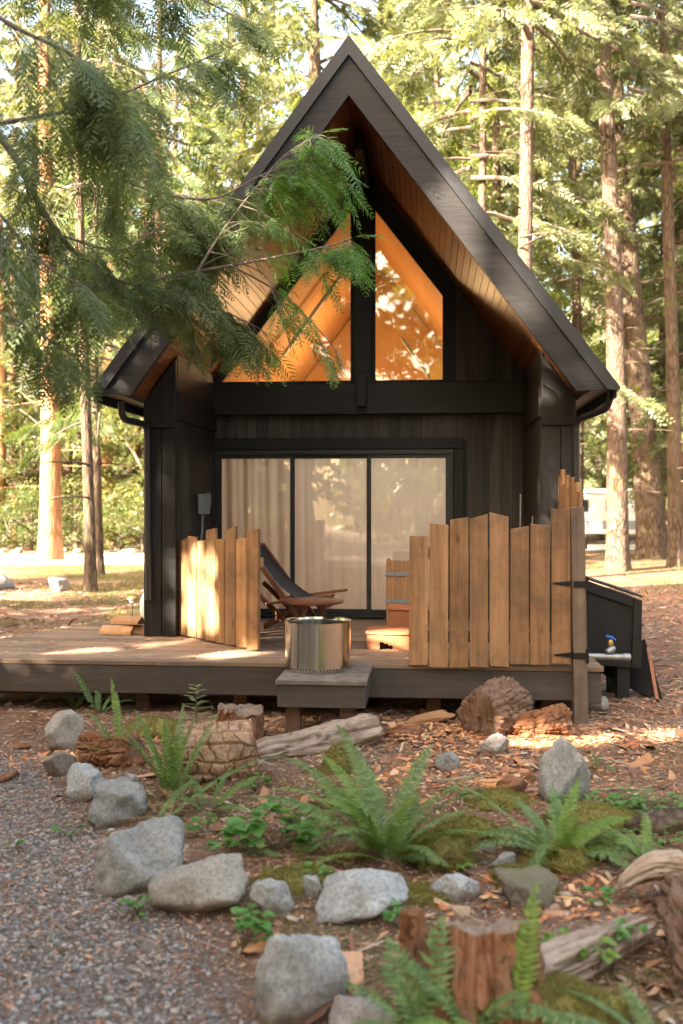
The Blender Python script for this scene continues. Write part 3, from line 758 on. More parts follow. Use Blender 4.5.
# ------------------------------------------------------------------ PORCH FURNITURE
def chair(loc_, rz):
    c = thing('deck_chair', 'folding hardwood deck chair with a dark mesh sling behind the left fence', 'deck chair', loc_, rz)
    for s in (-1, 1):
        y = s * .27
        MB().bar((.34, y, .02), (-.32, y, .90), .028, .05).build('back_rail', M['teak'], c, .004)
        MB().bar((-.30, y * .9, .50), (.22, y * .9, .02), .028, .05).build('leg', M['teak'], c, .004)
        MB().bar((-.30, y * .9, .02), (.30, y * .9, .36), .028, .045).build('leg', M['teak'], c, .004)
        MB().bar((-.12, y * 1.15, .33), (.58, y * 1.15, .43), .09, .026).build('armrest', M['teak'], c, .004)
    MB().bar((-.32, -.27, .90), (-.32, .27, .90), .045, .03).build('top_rail', M['teak'], c, .004)
    MB().bar((.46, -.27, .30), (.46, .27, .30), .045, .03).build('front_rail', M['teak'], c, .004)
    V = []; Fq = []
    for i in range(13):
        t = i / 12; x = -.32 + .78 * t; z = .90 - .60 * t - .10 * math.sin(math.pi * t) - .12 * t * (1 - t)
        for zz in (z, z - .006): V += [(x, -.25, zz), (x, .25, zz)]
    for i in range(12):
        a = i * 4; b_ = a + 4; Fq += [(a, a + 1, b_ + 1, b_), (a + 2, b_ + 2, b_ + 3, a + 3), (a, b_, b_ + 2, a + 2), (a + 1, a + 3, b_ + 3, b_ + 1)]
    np_mesh('sling', V, Fq, M['sling'], c, True)
    return c
chp = c2w(loc(285, 600, .35)[0], .35, DZ)
chair(tuple(chp), R(-12))
# small round slatted table
tpn = c2w(loc(312, 609, -.55)[0], -.55, DZ)
tb = thing('side_table', 'low round hardwood table between the steel fire pit and the deck chair', 'table', tuple(tpn), -TH)
MB().lathe([(0, .405), (.285, .405), (.295, .412), (.295, .426), (.285, .432), (0, .432)], seg=48).build('table_top', M['teak'], tb, smooth=True)
for an in (.5, 2.1, 3.7, 5.2):
    MB().bar((.23 * math.cos(an), .23 * math.sin(an), 0), (.12 * math.cos(an + .8), .12 * math.sin(an + .8), .404), .035, .035, (0, 1, 0)).build('leg', M['teak'], tb, .003)
# red cedar step: low rounded block with a notch, higher box behind
stp = thing('step_stool', 'low red cedar step stool with a notch cut in its curved front', 'step stool', (OX, OY, 0), -TH)
ws = -.62; sa, sb = loc(367, 640, ws)[0], loc(417, 640, ws)[0]; zt2 = loc(367, 631, ws)[1]
def notch_panel(u0, u1, wA, z0, z1):
    n_ = 12; pts = []
    return n_
body = MB(); seg = 14
# curved front panel, with notch: columns along an arc
for i in range(seg):
    t0, t1 = i / seg, (i + 1) / seg
    def arc(t): return (sa + (sb + .10 - sa) * t, ws - .10 * math.sin(math.pi * (t * .9 + .1)))
    a, b_ = arc(t0), arc(t1)
    zb = DZ + (.0 if not (.18 < t0 < .42) else .075 - .06 * abs((t0 - .18) / .24 - .0) * .8)
    n0 = len(body.v)
    for (p, off) in ((a, 0), (b_, 0), (b_, .025), (a, .025)):
        body.v.append(Vector((p[0], p[1] + off, zb + .002)));
    for (p, off) in ((a, 0), (b_, 0), (b_, .025), (a, .025)):
        body.v.append(Vector((p[0], p[1] + off, zt2 - .02)))
    for f in ((3, 2, 1, 0), (4, 5, 6, 7), (0, 1, 5, 4), (1, 2, 6, 5), (2, 3, 7, 6), (3, 0, 4, 7)): body.f.append([n0 + k for k in f])
body.build('front_panel', M['redwood'], stp)
topv = [(sa - .01 + (sb + .12 - sa) * t, ws - .012 - .10 * math.sin(math.pi * (t * .9 + .1))) for t in np.linspace(0, 1, 15)] + [(sb + .11, ws + .36), (sa - .01, ws + .36)]
tpm = MB(); n0 = 0; k = len(topv)
for z in (zt2 - .019, zt2 + .003):
    for (x, y) in topv: tpm.v.append(Vector((x, y, z)))
tpm.f.append(list(reversed(range(k)))); tpm.f.append(list(range(k, 2 * k)))
for i in range(k): j = (i + 1) % k; tpm.f.append([i, j, k + j, k + i])
tpm.build('tread', M['redwood'], stp)
MB().box(sa, sa + .022, ws + .03, ws + .35, DZ + .002, zt2 - .021).build('side_panel', M['redwood'], stp, .003)
wb2 = .02; ba, bb = loc(388.5, 620, wb2)[0], loc(428, 620, wb2)[0]; zb2 = loc(390, 607.5, wb2)[1]
bx = thing('wooden_box', 'plain red cedar box standing behind the low notched step stool', 'box', (OX, OY, 0), -TH)
MB().box(ba, bb, wb2, wb2 + .40, DZ + .002, zb2 - .03).build('box_body', M['redwood'], bx, .005)
MB().box(ba - .012, bb + .01, wb2 - .012, wb2 + .41, zb2 - .028, zb2).build('lid', M['redwood'], bx, .004)
wp = .75; qa, qb = loc(386, 600, wp)[0], loc(427, 600, wp)[0]; zq = loc(390, 560.5, wp)[1]
pl = thing('planter_box', 'tall tan plank planter with two grey bands behind the red cedar box', 'planter', (OX, OY, 0), -TH)
pk = MB(); n_ = 4
for i in range(n_):
    a = qa + (qb - qa) * i / n_; pk.box(a + .002, a + (qb - qa) / n_ - .002, wp, wp + .03, DZ + .002, zq)
pk.box(qa, qa + .03, wp + .032, wp + .4, DZ + .002, zq); pk.box(qb - .03, qb, wp + .032, wp + .4, DZ + .002, zq)
pk.build('planks', M['fence'], pl, .003)
for z in (loc(390, 574, wp)[1], loc(390, 601, wp)[1]):
    MB().box(qa - .006, qb + .006, wp - .008, wp - .001, z - .02, z + .02).build('band', M['greybox'], pl)
# two roasting sticks standing behind the fence
for (px, py, lb) in ((520.5, 494, 'taller thin metal roasting stick poking up behind the right fence'), (532.5, 516, 'shorter thin metal roasting stick poking up behind the right fence')):
    ws_ = -1.0; uu, zz_ = loc(px, py, ws_); uu2 = loc(px - 1.5, py, ws_)[0]
    o = MB().tube([(uu2, ws_, DZ + .002), (uu, ws_, zz_)], .0055, 8).build('roasting_stick', M['pipe']); o.location = (OX, OY, 0); o.rotation_euler = (0, 0, -TH)
    tag(o, lb, 'roasting stick', 'roasting sticks behind the fence')
# firewood on the left of the deck, white tank behind the corner
def split_log(loc_, rz, L, r, tilt, lb, seed):
    rs = random.Random(seed); m_ = MB(); pr = []
    for k in range(7):
        an = math.pi * k / 6; pr.append((r * math.cos(an) * rs.uniform(.85, 1.1), r * math.sin(an) * rs.uniform(.7, 1.05)))
    m_.prism(pr, -L / 2, L / 2)
    o = m_.build('firewood', M['splitwood'], None, .004); o.location = loc_; o.rotation_euler = (tilt, 0, rz)
    return tag(o, lb, 'firewood', 'split firewood lying on the left of the deck')
b0 = at(121, 634, 1310 / 129.0)
split_log((b0.x - .03, b0.y, DZ + .003), R(80), .34, .09, 0, 'split log at the left front of the small firewood pile', 1)
split_log((b0.x + .16, b0.y + .05, DZ + .003), R(95), .30, .095, 0, 'split log nearest the black post in the small firewood pile', 2)
split_log((b0.x + .06, b0.y + .05, DZ + .10), R(70), .33, .08, 0, 'split log lying on top of the small firewood pile', 3)
tk = thing('propane_tank', 'white rounded tank half hidden behind the left cabin corner', 'tank', (at(155, 610, 10.75).x, 10.75, DZ + .002))
MB().lathe([(0, .0), (.11, .0), (.11, .03), (.09, .04), (.15, .10), (.16, .18), (.16, .28), (.13, .36), (.06, .40), (0, .40)], seg=32).build('tank_body', M['white'], tk, smooth=True)
MB().lathe([(.09, .40), (.10, .40), (.10, .48), (.09, .48), (.09, .40)], seg=24).build('collar', M['white'], tk, smooth=True)
# path light on the lawn
g0 = at(132, 625, 14.8); pz = gz(g0.x, g0.y)
pth = thing('path_light', 'small mushroom-shaped garden light on a thin stake beyond the deck', 'garden light', (g0.x, g0.y, 0))
MB().tube([(0, 0, -.05), (0, 0, .42)], .012, 8).build('stake', M['metal_black'], pth)
MB().lathe([(0, .52), (.04, .515), (.085, .49), (.09, .475), (.06, .47), (0, .47)], seg=20).build('cap', M['brass'], pth, smooth=True)
MB().lathe([(0, .42), (.035, .42), (.05, .469), (0, .469)], seg=16).build('lens', M['white'], pth, smooth=True)

# ------------------------------------------------------------------ RIGHT OF THE DECK: bin, pipe, boards
bn = thing('storage_bin', 'black slope-topped wooden bin on legs at the right end of the deck', 'bin', (OX, OY, 0), -TH)
wn = -.62
p1 = loc(578, 577, wn); p2 = loc(642, 598, wn); p3 = loc(641, 667, wn); p4 = loc(578, 662, wn)
MB().prism([(p4[0], p4[1]), (p3[0] - .02, p3[1]), (p2[0] - .02, p2[1] - .02), (p1[0], p1[1] - .02)], wn + .02, wn + .66).build('bin_body', M['black_v'], bn)
fm = MB()
fm.prism([(p1[0], p1[1] - .10), (p2[0] - .075, p2[1] - .085), (p2[0] - .075, p2[1]), (p1[0], p1[1])], wn - .01, wn + .019)
fm.prism([(p3[0] - .085, p3[1] - .01), (p3[0], p3[1] - .01), (p2[0], p2[1] - .02), (p2[0] - .073, p2[1])], wn - .012, wn + .019)
fm.prism([(p4[0], p4[1] - .01), (p3[0] - .087, p3[1] - .01), (p3[0] - .087, p3[1] + .10), (p4[0], p4[1] + .10)], wn - .008, wn + .019)
fm.build('bin_trim', M['black_u'], bn, .004)
MB().prism([(p1[0] - .0, p1[1] + .002), (p2[0] + .003, p2[1] + .002), (p2[0] + .003, p2[1] + .02), (p1[0] - .0, p1[1] + .02)], wn - .014, wn + .67).build('lid', M['black_u'], bn, .004)
ul = loc(624, 680, wn)[0]
MB().box(ul - .055, ul + .055, wn + .03, wn + .13, -.05, p3[1] - .001).build('leg', M['black_v'], bn, .004)
MB().box(ul - .055, ul + .055, wn + .5, wn + .6, -.05, p3[1] - .001).build('leg', M['black_v'], bn, .004)
# leaning panel
ln = at(652, 690, 9.2)
lpn = thing('leaning_panel', 'black wooden panel with a raw orange edge leaning against the bin', 'panel', (ln.x, 9.25, 0), R(20))
a, b_, c_, d_ = Vector((-.12, 0, 0.0)), Vector((.16, -.12, -.02)), Vector((.0, .28, .60)), Vector((-.16, .42, .62))
def slabq(q4, th, name, mat, par):
    n_ = (q4[1] - q4[0]).cross(q4[3] - q4[0]).normalized() * th; m_ = MB(); m_.v = list(q4) + [v + n_ for v in q4]
    m_.f = [[3, 2, 1, 0], [4, 5, 6, 7], [0, 1, 5, 4], [1, 2, 6, 5], [2, 3, 7, 6], [3, 0, 4, 7]]; return m_.build(name, mat, par, .003)
A, B_, C_, D_ = (at(*t) for t in ((598, 672, 9.5), (665, 707, 8.9), (645, 640, 9.35), (636, 652, 9.6)))
o0 = Vector((ln.x, 9.25, 0)); lpn.rotation_euler = (0, 0, 0)
slabq([A - o0, B_ - o0, C_ - o0, D_ - o0], .02, 'board', M['black_u'], lpn)
MB().bar(at(648, 648, 9.28) - o0, at(657, 700, 8.93) - o0, .03, .02).build('orange_edge', M['redwood'], lpn)
# ground timber
tt = MB().bar((0, 0, 0), (.62, .0, 0), .13, .09).build('timber', M['fence_post'], None, .006)
t0 = G(600, 703); tt.location = (t0.x, t0.y + .5, .05); tt.rotation_euler = (0, 0, -.12); tag(tt, 'charred-looking timber lying on the ground below the black bin', 'timber')
# water pipe and valve
wpv = at(592, 656, 8.6)
wt = thing('water_pipe', 'grey capped water pipe with a brass valve and blue handle right of the fence post', 'water pipe', tuple(wpv))
MB().tube([(0 - .1, 0, 0), (.27, 0, -.01)], .028, 16).build('pipe', M['pipe'], wt, smooth=True)
MB().tube([(.27, 0, -.01), (.325, 0, -.012), (.33, 0, -.012)], [.034, .034, .025], 16).build('pipe_cap', M['pipe'], wt, smooth=True)
MB().tube([(-.08, .08, .0), (-.08, .08, -.65)], .02, 10).build('riser', M['pipe'], wt, smooth=True)
MB().tube([(.20, .10, .05), (.17, .0, .055), (.12, -.02, .04)], [.03, .033, .022], 12).build('valve', M['pipe'], wt, smooth=True)
MB().lathe([(0, 0), (.025, 0), (.028, .02), (.02, .05), (0, .05)], (.16, .02, .09), 14).build('valve_stem', M['brass'], wt, smooth=True)
MB().tube([(.12, .01, .17), (.17, .02, .155), (.21, .03, .13)], [.011, .017, .011], 8).build('handle', M['blue'], wt, smooth=True)

# ------------------------------------------------------------------ FAR THINGS
tv = thing('travel_trailer', 'white travel trailer parked beyond the trees on the right', 'trailer', (12.2, 46.5, 0))
prf = [(-2.9, .55), (2.2, .55), (2.45, .9), (2.5, 2.2), (2.2, 2.6), (-2.7, 2.6), (-3.0, 2.1), (-3.0, .8)]
MB().prism(prf, -1.1, 1.1).build('body', M['offwhite'], tv, .04)
MB().box(-2.98, 2.4, -1.115, -1.102, .75, 1.15).build('stripe', M['rv_stripe'], tv)
for x in (-1.9, -.2, 1.35):
    wn_ = MB().box(x, x + .9, -1.13, -1.102, 1.55, 2.1).build('window', M['darkglass'], tv)
MB().box(-.95, -.35, -1.125, -1.102, .7, 2.2).build('door', M['white'], tv, .01)
for x in (.6, 1.45): 
    t_ = MB().lathe([(0, -.1), (.26, -.1), (.33, -.07), (.33, .07), (.26, .1), (0, .1)], seg=24); t_.v = [Vector((v.x + x, v.z - 1.02, v.y + .34)) for v in t_.v]
    t_.build('wheel', M['rubber'], tv, smooth=True)
MB().bar((-2.9, 0, .55), (-4.1, 0, .5), .12, .1).build('hitch', M['metal_black'], tv)
dc = thing('distant_cabin', 'low brown cabin with an open carport behind the trees on the far left', 'cabin', (-15.5, 50, 0), R(8))
MB().box(-1, 5.5, 0, 5, 0, 2.2).build('wall', M['tan_wall'], dc)
MB().prism([(-5.2, 2.2), (6.2, 2.2), (6.0, 2.4), (.7, 3.9), (-5.0, 2.4)], -1.0, 5.6).build('roof', M['brownroof'], dc)
for x in (-4.8, -3.2, -1.6): MB().box(x, x + .18, -.7, -.52, 0, 2.2).build('post', M['bark_dark'], dc)
w_ = MB().box(3.6, 4.6, -.06, -.01, .9, 1.9).build('window', M['white'], dc); MB().box(3.7, 4.5, -.08, -.062, 1.0, 1.8).build('window_pane', M['darkglass'], w_)
MB().box(.2, 2.6, -.06, -.01, .7, 1.9).build('shutter', plain('tan_panel', (.5, .42, .28), .6), dc)
# ------------------------------------------------------------------ ROCKS
_ico = {}
def ico(sub):
    if sub not in _ico:
        bm = bmesh.new(); bmesh.ops.create_icosphere(bm, subdivisions=sub, radius=1)
        V = np.array([v.co[:] for v in bm.verts]); Fc = np.array([[v.index for v in f.verts] for f in bm.faces]); bm.free(); _ico[sub] = (V, Fc)
    return _ico[sub]
def rock_shape(seed, sub=5, planes=13, p=11, rough=.05):
    r_ = np.random.default_rng(seed); V, Fc = ico(sub)
    nn = nrm(r_.normal(size=(planes, 3))); dd = r_.uniform(.6, 1.0, planes)
    nn = np.vstack([nn, [[.1, -.15, .98], [0, 0, -1]]]); dd = np.append(dd, [.95, .8]); nn = nrm(nn)
    dots = np.maximum(V @ nn.T, 0) / dd
    rad = (np.sum(dots ** p, 1) + 1e-9) ** (-1 / p); rad = np.minimum(rad, 1.35)
    X = V * rad[:, None]
    X = X * (1 + rough * fbm(X * 2.2 + seed * 3.1, 5, seed)[:, None] + .35 * rough * fbm(X * 9 + seed, 3, seed + 5)[:, None])
    mn, mx = X.min(0), X.max(0); return (X - (mn + mx) / 2) / (mx - mn), Fc
def rock(px, pyb, wpx, hpx, mat, seed, label, depth=.8, name='boulder', group='boulders edging the garden bed', planes=13, p=11, rough=.05, ang=None, parts=None):
    g_ = G(px, pyb); d = g_.y; W = wpx / F * d; Hh = hpx / F * d
    # the photo's height includes the top surface seen from above; take most of it as real height
    Dp = W * depth; sl = (CAMZ - g_.z) / d; hh = max(.35 * Hh, Hh - Dp * sl * .55)
    X, Fc = rock_shape(seed, 5, planes, p, rough); a = (ang if ang is not None else 0)
    X = X * np.array([W, Dp, hh * 1.25])
    cy = g_.y + Dp * .42; cx = (px - CX) / F * cy
    X[:, 2] += hh * 1.25 / 2 - hh * .28
    o = np_mesh(name, X, Fc, mat, None, True); o.location = (cx, cy, gz(cx, cy)); o.rotation_euler = (0, 0, a)
    return tag(o, label, 'boulder' if W > .16 else 'stone', group)
RK = [
 (64, 752, 44, 44, 'rock_tan', 3, 'tan wedge-shaped boulder at the far left, nearest the deck', .9),
 (62, 779, 34, 32, 'rock_pink', 4, 'pale rounded boulder between the tan wedge and the dark grey boulder', .9),
 (85, 804, 40, 42, 'rock_blue', 5, 'dark blue-grey boulder left of the rotting bark piece', .9),
 (131, 786, 16, 14, 'rock_blue', 6, 'little grey stone beside the base of the tall left fern', .9),
 (117, 828, 60, 50, 'rock_grey', 7, 'rounded grey boulder with a crack, just above the biggest left boulder', .8),
 (140, 896, 92, 84, 'rock_grey', 28, 'big angular grey boulder at the gravel edge with a shaded left face', .75),
 (197, 923, 108, 66, 'rock_tan', 9, 'long rounded beige boulder between the big angular one and a small grey one', .6),
 (272, 917, 46, 40, 'rock_grey', 10, 'small grey boulder right of the long beige boulder', .8),
 (362, 927, 98, 60, 'rock_blue', 41, 'flat-topped pale blue-grey boulder in the middle of the bed', .75),
 (313, 901, 22, 28, 'rock_blue', 12, 'small bluish stone leaning on the left of the flat-topped boulder', .9),
 (302, 1026, 98, 108, 'rock_blue', 33, 'large cracked grey boulder at the bottom of the gravel edge', .75),
 (366, 1046, 84, 48, 'rock_pink', 14, 'pinkish boulder cut off by the bottom of the picture', .8),
 (453, 904, 54, 34, 'rock_blue', 15, 'small pointed grey boulder right of the flat-topped boulder', .7),
 (564, 806, 52, 72, 'rock_blue', 56, 'upright grey standing stone behind the right fern', .75),
 (494, 757, 32, 25, 'rock_pink', 17, 'pale squarish stone below the tilted log round', .8),
 (447, 773, 27, 24, 'rock_grey', 18, 'small dark grey stone in the wood chips', .9),
 (526, 910, 66, 50, 'rock_moss', 19, 'moss-covered boulder between the right fern and the rotten stump', .8),
 (503, 872, 30, 22, 'rock_grey', 20, 'half-buried grey stone behind the mossy boulder', .9),
 (598, 712, 22, 16, 'rock_tan', 21, 'pale flat stone at the foot of the hinged fence post', .9),
 (488, 856, 20, 17, 'rock_blue', 24, 'small stone left of the foot of the right fern', .9),
]
for (px, pyb, w_, h_, mk, sd, lb, dp) in RK:
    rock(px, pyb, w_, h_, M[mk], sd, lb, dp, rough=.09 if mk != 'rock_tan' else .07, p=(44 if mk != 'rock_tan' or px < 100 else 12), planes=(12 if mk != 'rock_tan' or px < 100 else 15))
for (px, pyb, w_, h_, sd, lb) in ((2, 590, 24, 17, 61, 'grey boulder on the lawn at the left edge'), (60, 592, 22, 16, 62, 'rounded grey boulder on the lawn left of the thin dark tree')):
    rock(px, pyb, w_, h_, M['rock_grey'], sd, lb, .8, group='boulders on the lawn')
for i, px in enumerate((64, 78, 101, 113, 124, 134, 4, 18)):
    rock(px, 552.5 + (i % 3) * .8, 8 + i % 3 * 2, 5 + i % 2, M['rock_grey'], 70 + i, 'small grey stone lining the far side of the pale road', .8, 'edge_stone', 'stones lining the far road')

# ------------------------------------------------------------------ LOGS AND STUMPS
def add_bc(o, v):
    a_ = o.data.attributes.new('bc', 'FLOAT_VECTOR', 'POINT'); a_.data.foreach_set('vector', np.asarray(v, dtype=np.float32).ravel())
def barrel(name, a, b, r0_, r1_, mat, seed, label, cat, blocks=(7, 9), amp=.06, bend=.0, seg=72, n=70, taper_end=.0, flat=1.0, capmat=None, ridge=0.5, blk=None, jag=0, bd=.13):
    a, b = Vector(a), Vector(b); d = (b - a); L = d.length; d.normalize()
    s = d.cross(Vector((0, 0, 1))).normalized() if abs(d.z) < .9 else Vector((1, 0, 0)); u = s.cross(d)
    t = np.repeat(np.linspace(0, 1, n), seg); th_ = np.tile(np.linspace(0, 2 * np.pi, seg, endpoint=False), n)
    r_ = r0_ + (r1_ - r0_) * t
    pc = np.stack([np.cos(th_) * r_ * blocks[0] / r0_ * .16, np.sin(th_) * r_ * blocks[0] / r0_ * .16, t * L / r0_ * blocks[1] * .16], -1) + seed
    f1 = fbm(pc, 4, seed); rid = 1 - np.abs(fbm(pc * 1.7, 3, seed + 3)) * 2
    crack = -np.maximum(0, rid - .55) * ridge * 2
    big = fbm(pc * .28, 2, seed + 8)
    r_ = r_ * (1 + amp * f1 + amp * 1.6 * crack + amp * 1.4 * big)
    if blk:
        wq = np.stack([np.cos(th_) * 2.2, np.sin(th_) * 2.2, t * 5], -1) + seed
        U = th_ / (2 * np.pi) * blk[0] + .35 * vnoise(wq, 3); row = np.floor(U); Vq = t * blk[1] + .5 * vnoise(wq + 9, 4) + row * .37
        e1 = np.abs((U % 1) - .5) * 2; e2 = np.abs((Vq % 1) - .5) * 2
        cr_ = np.maximum(sstep(.72, 1, e1), sstep(.80, 1, e2) * .9); cellh = _hash(row.astype(np.int64), np.floor(Vq).astype(np.int64), np.zeros(len(U), np.int64), seed)
        r_ = r_ * (1 - bd * cr_ + .07 * (cellh - .5))
    r_ = r_ * (1 - taper_end * (sstep(.93, 1, t) + 1 - sstep(0, .07, t)))
    cen = np.array(a)[None] + np.array(d)[None] * (t * L + (0))[:, None] + np.array(u)[None] * (bend * np.sin(np.pi * t))[:, None]
    V = cen + np.array(s)[None] * (np.cos(th_) * r_)[:, None] + np.array(u)[None] * (np.sin(th_) * r_ * flat)[:, None]
    if jag: V = V + np.array(d)[None] * (jag * (fbm(np.stack([np.cos(th_) * 3, np.sin(th_) * 3, t * 0], -1) + seed, 4, 2) - .2) * sstep(.6, 1, t))[:, None]
    ix = np.arange(n * seg).reshape(n, seg)
    Q = np.stack([ix[:-1], np.roll(ix, -1, 1)[:-1], np.roll(ix, -1, 1)[1:], ix[1:]], -1).reshape(-1, 4)
    bcv = np.stack([np.cos(th_) * r0_, np.sin(th_) * r0_, t * L + seed], -1)
    org = (a + b) / 2; o = np_mesh(name, V - np.array(org), Q, mat, None, True); add_bc(o, bcv); o.location = org
    tag(o, label, cat)
    cm = capmat or mat
    for e, (ii, sgn) in enumerate(((0, -1), (n - 1, 1))):
        ring = V[ix[ii]] - np.array(org); c = ring.mean(0); VV = [c]; K = 14; rg = np.random.default_rng(seed + e)
        pts = [c + np.array(d) * sgn * .0]; Fs = []
        allp = [c[None]]
        for k in range(1, K + 1):
            rr_ = ring * (k / K) + c * (1 - k / K)
            off = (fbm(rr_ * 14 + seed, 3, seed + 5) * .012 * (1 if k < K else 0) + (.012 if k < K else 0)) * 1.0
            allp.append(rr_ + np.array(d)[None] * sgn * np.asarray(off).reshape(-1, 1))
        A_ = np.vstack(allp); fc = []
        for k in range(K - 1):
            b0_ = 1 + k * seg; b1_ = b0_ + seg
            for j in range(seg): j2 = (j + 1) % seg; fc.append((b0_ + j, b0_ + j2, b1_ + j2, b1_ + j))
        for j in range(0, seg, 2): fc.append((0, 1 + j, 1 + (j + 1) % seg, 1 + (j + 2) % seg))
        oe = np_mesh('end_grain' if cat != 'bark' else 'broken_end', A_, fc, cm, o, True); add_bc(oe, A_)
    return o
# thick blocky bark log
a = G(158, 790); b = G(250, 784)
barrel('bark_log', (a.x + .08, a.y + .25, a.z + .14), (b.x + .0, b.y + .22, b.z + .16), .19, .20, M['log_bark'], 4, 'thick short log with blocky red-brown bark below the deck', 'log', blocks=(10, 13), amp=.035, capmat=M['rot'], ridge=.5, blk=(13, 6), seg=200, n=130)
a = G(82, 768); b = G(122, 772)
barrel('rotten_log', (a.x, a.y + .2, a.z + .09), (b.x + .05, b.y + .14, b.z + .11), .13, .16, M['rot'], 12, 'crumbling orange-brown log piece behind the left boulders', 'log', blocks=(9, 5), amp=.2, ridge=.9, taper_end=.25, seg=140, blk=(10, 3))
a = G(238, 742); barrel('tree_stump', (a.x, a.y + .1, a.z - .06), (a.x + .01, a.y + .1, a.z + .235), .185, .165, M['rot'], 22, 'small orange-brown stump with a flat top behind the blocky log', 'stump', blocks=(9, 2), amp=.12, capmat=M['stump_top'], seg=140, blk=(17, 1.4), jag=.03)
a = G(255, 764); b = G(375, 752); b2_ = G(262, 745)
barrel('fallen_log', (a.x, a.y + .12, a.z + .03), (b.x, b.y + .32, b.z + .08), .085, .12, M['log_pale'], 31, 'long pale fallen log with moss lying in front of the platform legs', 'log', blocks=(9, 1.2), amp=.24, ridge=1.1, taper_end=.15, n=120)
a = G(475, 738); b = G(520, 738)
rd = barrel('log_round', (a.x + .05, a.y + .06, a.z + .15), (b.x - .03, b.y + .36, b.z + .22), .215, .22, M['round_bark'], 41, 'dark-barked log round tilted against the deck fascia', 'log', blocks=(11, 6), amp=.09, ridge=.9, capmat=M['round_bark'], seg=160, blk=(16, 3))
a = G(512, 740); b = G(572, 738)
barrel('rotten_log', (a.x, a.y + .15, a.z + .06), (b.x, b.y + .12, b.z + .085), .10, .145, M['rot'], 52, 'crumbled orange bark log right of the dark log round, under the fence', 'log', blocks=(10, 4), amp=.2, ridge=.9, taper_end=.2, capmat=M['log_bark'], seg=140, blk=(11, 4), jag=.03)
a = G(487, 1040); barrel('tree_stump', (a.x + .03, a.y + .22, a.z - .05), (a.x + .035, a.y + .34, a.z + .215), .20, .175, M['rot'], 62, 'big rotten red stump with a flat weathered top at the bottom of the bed', 'stump', blocks=(9, 1.6), amp=.16, capmat=M['stump_top'], ridge=.9, n=110, seg=220, blk=(34, 1.3), jag=.025, bd=.05)
a = G(420, 985); barrel('rotten_stub', (a.x - .01, a.y + .12, a.z - .05), (a.x - .02, a.y + .16, a.z + .20), .06, .05, M['rot'], 66, 'narrow red-brown stub left of the big rotten stump', 'stump', blocks=(8, 2), amp=.2, ridge=.9)
a = G(530, 1010); b = G(655, 955)
barrel('driftwood_log', (a.x, a.y + .12, a.z + .03), (b.x, b.y + .12, b.z + .06), .12, .085, M['log_pale'], 71, 'silvery grooved driftwood log right of the big rotten stump', 'log', blocks=(11, .8), amp=.26, ridge=1.2, taper_end=.3, n=110, seg=140)
a = G(672, 1000); b = G(655, 905)
barrel('gnarled_root', (a.x + .09, a.y - .05, a.z + .06), (b.x + .07, b.y + .02, b.z + .07), .10, .085, M['round_bark'], 81, 'gnarled brown root wood at the right edge of the picture', 'root', blocks=(9, 1.6), amp=.34, ridge=1.2, taper_end=.5, bend=.05, seg=120)
a = G(620, 903); b = G(683, 905)
barrel('ribbed_root', (a.x, a.y + .03, a.z + .05), (b.x + .05, b.y + .03, b.z + .14), .045, .085, M['log_pale'], 93, 'grey ribbed root wood arching at the right edge above the gnarled root', 'root', blocks=(8, .5), amp=.22, bend=.05, seg=90, n=50, taper_end=.5, flat=.8, ridge=1.0)
a = G(40, 900)
# bark slabs among the chips
def slab_piece(px, py, L, W, T, rz, mat, seed, label, name='bark_slab', tilt=.1):
    X, Fc = rock_shape(seed, 4, 16, 18, .12); X = X * np.array([L, W, T]); g_ = G(px, py)
    o = np_mesh(name, X, Fc, mat, None, True); add_bc(o, X[:, [1, 2, 0]]); o.location = (g_.x, g_.y, g_.z + T * .35); o.rotation_euler = (tilt, -tilt, rz)
    return tag(o, label, 'bark', 'bark slabs lying in the bed')
slab_piece(360, 800 - 5, .16, .11, .11, .4, M['rot'], 3, 'red rotten chunk behind the middle fern')
slab_piece(512, 792, .20, .10, .11, .2, M['rot'], 5, 'red-orange broken chunk left of the standing stone')
slab_piece(530, 783, .15, .06, .09, 1.2, M['rot'], 6, 'upright red splinter beside the standing stone')
slab_piece(262, 947, .18, .08, .05, .5, M['splitwood'], 7, 'pale orange bark slab below the flat-topped boulder')
slab_piece(430, 722, .42, .16, .10, .25, M['splitwood'], 8, 'long pale bark slab left of the dark log round', tilt=.15)
slab_piece(405, 735, .30, .14, .07, -.3, M['rot'], 9, 'orange bark slab under the deck edge')
slab_piece(585, 800 - 30, .20, .10, .05, .2, M['rot'], 10, 'flat brown bark slab on the bare ground right of the standing stone')
slab_piece(455, 782, .30, .05, .04, .1, M['log_pale'], 11, 'thin pale stick of wood between two stones')
slab_piece(500, 785, .36, .05, .05, -.12, M['splitwood'], 12, 'long pale splinter left of the red chunk')
slab_piece(382, 830, .10, .24, .08, .3, M['log_pale'], 13, 'pale upright wood piece inside the middle fern', tilt=.3)
slab_piece(18, 748, .26, .10, .05, -.6, M['rot'], 14, 'orange bark slab at the left edge beside the gravel')
slab_piece(6, 780, .20, .10, .06, .9, M['rot'], 15, 'second orange bark piece at the left edge')
slab_piece(663, 830, .5, .22, .12, .1, M['bark_dark'], 16, 'dark mossy half-buried wood at the right edge')

# ------------------------------------------------------------------ LEAVES
def quads(P, D, S, L, W, k=.42):
    # rhombic blades: base P, direction D, side S (unit), length L, width W
    L = np.asarray(L)[..., None]; W = np.asarray(W)[..., None]
    a = P; b = P + D * L * k + S * W * .5; c = P + D * L; d = P + D * L * k - S * W * .5
    return np.stack([a, b, c, d], -2).reshape(-1, 3)
def quad_faces(n): return np.arange(n * 4).reshape(n, 4)
UP = np.array([0, 0, 1.0])

